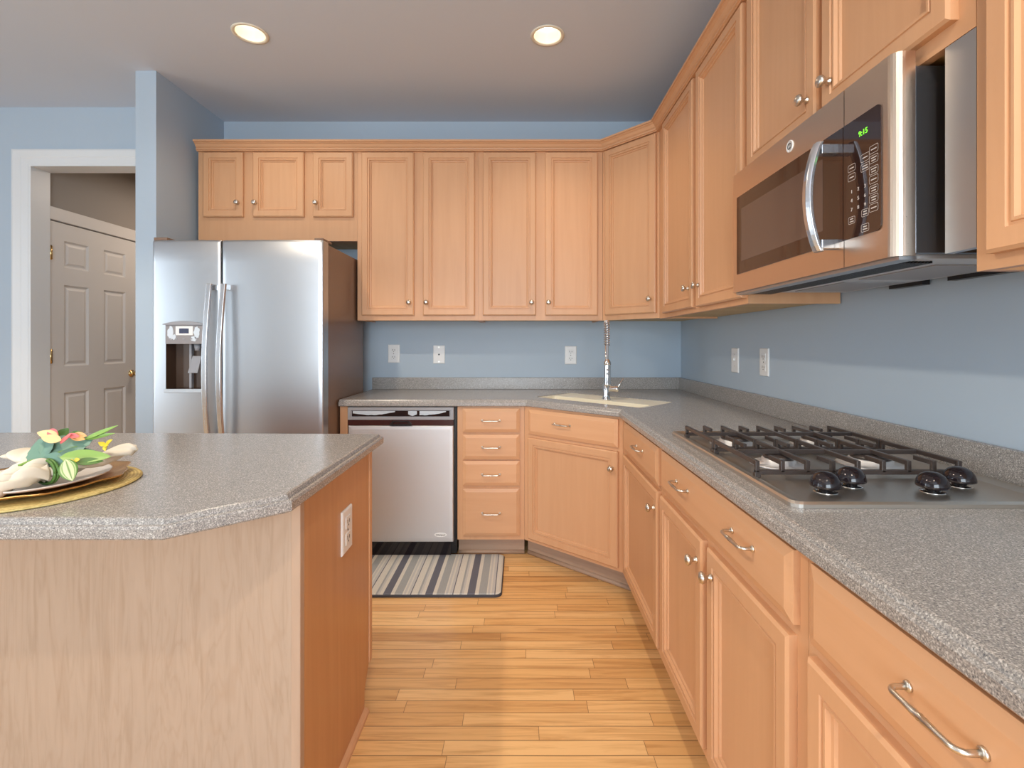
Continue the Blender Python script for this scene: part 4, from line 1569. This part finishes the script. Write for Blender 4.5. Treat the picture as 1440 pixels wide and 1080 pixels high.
nr = thing('napkin_ring', 'green napkin ring decorated with artificial leaves and tropical blossoms', 'napkin ring', tuple(ringp))
ro = Vector(nr.location)
tdir = (p2[3] - p1[-4]).normalized()
sd = tdir.cross(Vector((0, 0, 1))).normalized()
ud = sd.cross(tdir)
mb = MB()
for off, r_ in ((-0.004, 0.0030), (0.002, 0.0034)):
    mb.tube([tdir * off + sd * math.cos(2 * PI * i / 28) * 0.033 + ud * math.sin(2 * PI * i / 28) * 0.026 for i in range(29)], r_, 8)
mb.build('band', M['leaf_dark'], nr)


def leaf(name, base, tip, width, mat, droop=0.012, facing=Vector((0.3, -0.75, 0.6)), fold=0.25, parent=None, nu=8, pw=0.8, split=0):
    b, t = Vector(base) - ro, Vector(tip) - ro
    d = t - b
    L_ = d.length
    d.normalize()
    f = (facing - d * facing.dot(d)).normalized()
    s = d.cross(f).normalized()
    nv = 12
    vs, fs, uv = [], [], []
    for j in range(nv + 1):
        v = j / nv
        w = width * (math.sin(PI * (v ** pw)) ** 0.75 if 0 < v < 1 else 0.02)
        if split and j % 2:
            w *= 1 - 0.28 * split
        c = b + d * L_ * v - Vector((0, 0, 1)) * droop * v * v
        for i in range(nu + 1):
            u = i / nu * 2 - 1
            vs.append(c + s * u * w + f * (-fold * width * (1 - abs(u)) * 0 + fold * abs(u) * w))
            uv.append((i / nu, v))
    N = len(vs)
    vs += [p - f * 0.0008 for p in vs]
    for j in range(nv):
        for i in range(nu):
            a = j * (nu + 1) + i
            fs.append((a, a + 1, a + nu + 2, a + nu + 1))
            fs.append((N + a, N + a + nu + 1, N + a + nu + 2, N + a + 1))
    me = bpy.data.meshes.new(name)
    me.from_pydata([tuple(p) for p in vs], [], fs)
    me.polygons.foreach_set('use_smooth', [True] * len(fs))
    ul = me.uv_layers.new()
    uv2 = uv + uv
    for lpi in me.loops:
        ul.data[lpi.index].uv = uv2[lpi.vertex_index]
    me.materials.append(M[mat])
    o_ = bpy.data.objects.new(name, me)
    C.objects.link(o_)
    o_.parent = parent or nr
    return o_


hub = at(62, 646, 1.06)
mb = MB().tube([Vector(p) - ro for p in spline([at(26, 655, 1.02), at(45, 648, 1.04), hub, at(85, 636, 1.08), at(110, 628, 1.10)])], 0.0028, 8)
mb.build('stem', M['stem'], nr)
leaf('leaf', hub, at(54, 618, 1.10), 0.030, 'leaf_blue', 0.0, Vector((0.1, -0.9, 0.4)), 0.12, split=0.3)
leaf('leaf', at(60, 642, 1.07), at(92, 612, 1.11), 0.026, 'leaf_blue', 0.0, Vector((0.2, -0.9, 0.5)), 0.12, split=0.5)
leaf('leaf', at(70, 640, 1.07), at(132, 616, 1.12), 0.030, 'leaf_blue', 0.0, Vector((0.1, -0.8, 0.6)), 0.12, split=0.7)
leaf('leaf', at(62, 642, 1.06), at(86, 660, 1.06), 0.022, 'leaf_blue', 0.0, Vector((0.1, -0.9, 0.4)), 0.1)
leaf('leaf', at(80, 642, 1.06), at(134, 634, 1.11), 0.018, 'leaf_blue', 0.0, Vector((0, -0.8, 0.6)), 0.1)
leaf('leaf', at(84, 643, 1.05), at(156, 642, 1.09), 0.017, 'leaf_light', 0.0, Vector((0.0, -0.75, 0.65)), 0.15)
leaf('leaf', at(104, 650, 1.05), at(146, 648, 1.08), 0.009, 'leaf_dark', 0.0, Vector((0.0, -0.8, 0.55)), 0.2)
leaf('leaf', at(92, 646, 1.04), at(102, 676, 1.035), 0.0185, 'variegated', 0.0, Vector((0.1, -0.95, 0.3)), 0.12, pw=0.9)
for tipx, tipy in ((158, 602), (166, 598), (152, 606), (162, 609)):
    leaf('blade', at(118, 618, 1.11), at(tipx, tipy, 1.13), 0.005, 'leaf_light', 0.0, Vector((0, -0.9, 0.4)), 0.3)
leaf('leaf', at(84, 616, 1.11), at(96, 602, 1.12), 0.012, 'leaf_dark', 0.0)
leaf('leaf', at(96, 612, 1.11), at(118, 609, 1.12), 0.008, 'leaf_dark', 0.0)
leaf('petal', at(82, 614, 1.08), at(52, 608, 1.09), 0.010, 'petal_cream', 0.0, Vector((0, -0.85, 0.5)), 0.25)
leaf('petal', at(86, 619, 1.07), at(58, 615, 1.07), 0.010, 'petal_cream', 0.0, Vector((0, -0.85, 0.5)), 0.25)
leaf('petal', at(68, 605, 1.09), at(82, 614, 1.08), 0.009, 'petal_pink', 0.0, Vector((0, -0.85, 0.5)), 0.2)
leaf('petal', at(85, 624, 1.07), at(100, 610, 1.09), 0.0055, 'petal_pink', 0.0, Vector((0, -0.85, 0.5)), 0.4)
leaf('petal', at(94, 612, 1.09), at(112, 614, 1.10), 0.006, 'petal_pink', 0.0, Vector((0, -0.85, 0.5)), 0.3)
leaf('petal', at(102, 612, 1.10), at(122, 613, 1.11), 0.008, 'petal_orange', 0.0, Vector((0, -0.85, 0.5)), 0.3)
leaf('petal', at(100, 615, 1.10), at(120, 618, 1.10), 0.006, 'petal_orange', 0.0, Vector((0, -0.85, 0.5)), 0.3)
for tx, ty in ((158, 618), (152, 626), (148, 634), (138, 622)):
    leaf('petal', at(148, 626, 1.11), at(tx, ty, 1.10), 0.005, 'petal_yellow', 0.0, Vector((0, -0.9, 0.4)), 0.3)
for tx, ty in ((112, 646), (98, 650), (104, 654)):
    leaf('petal', at(104, 648, 1.05), at(tx, ty, 1.045), 0.005, 'petal_yellow', 0.0, Vector((0, -0.9, 0.4)), 0.3)
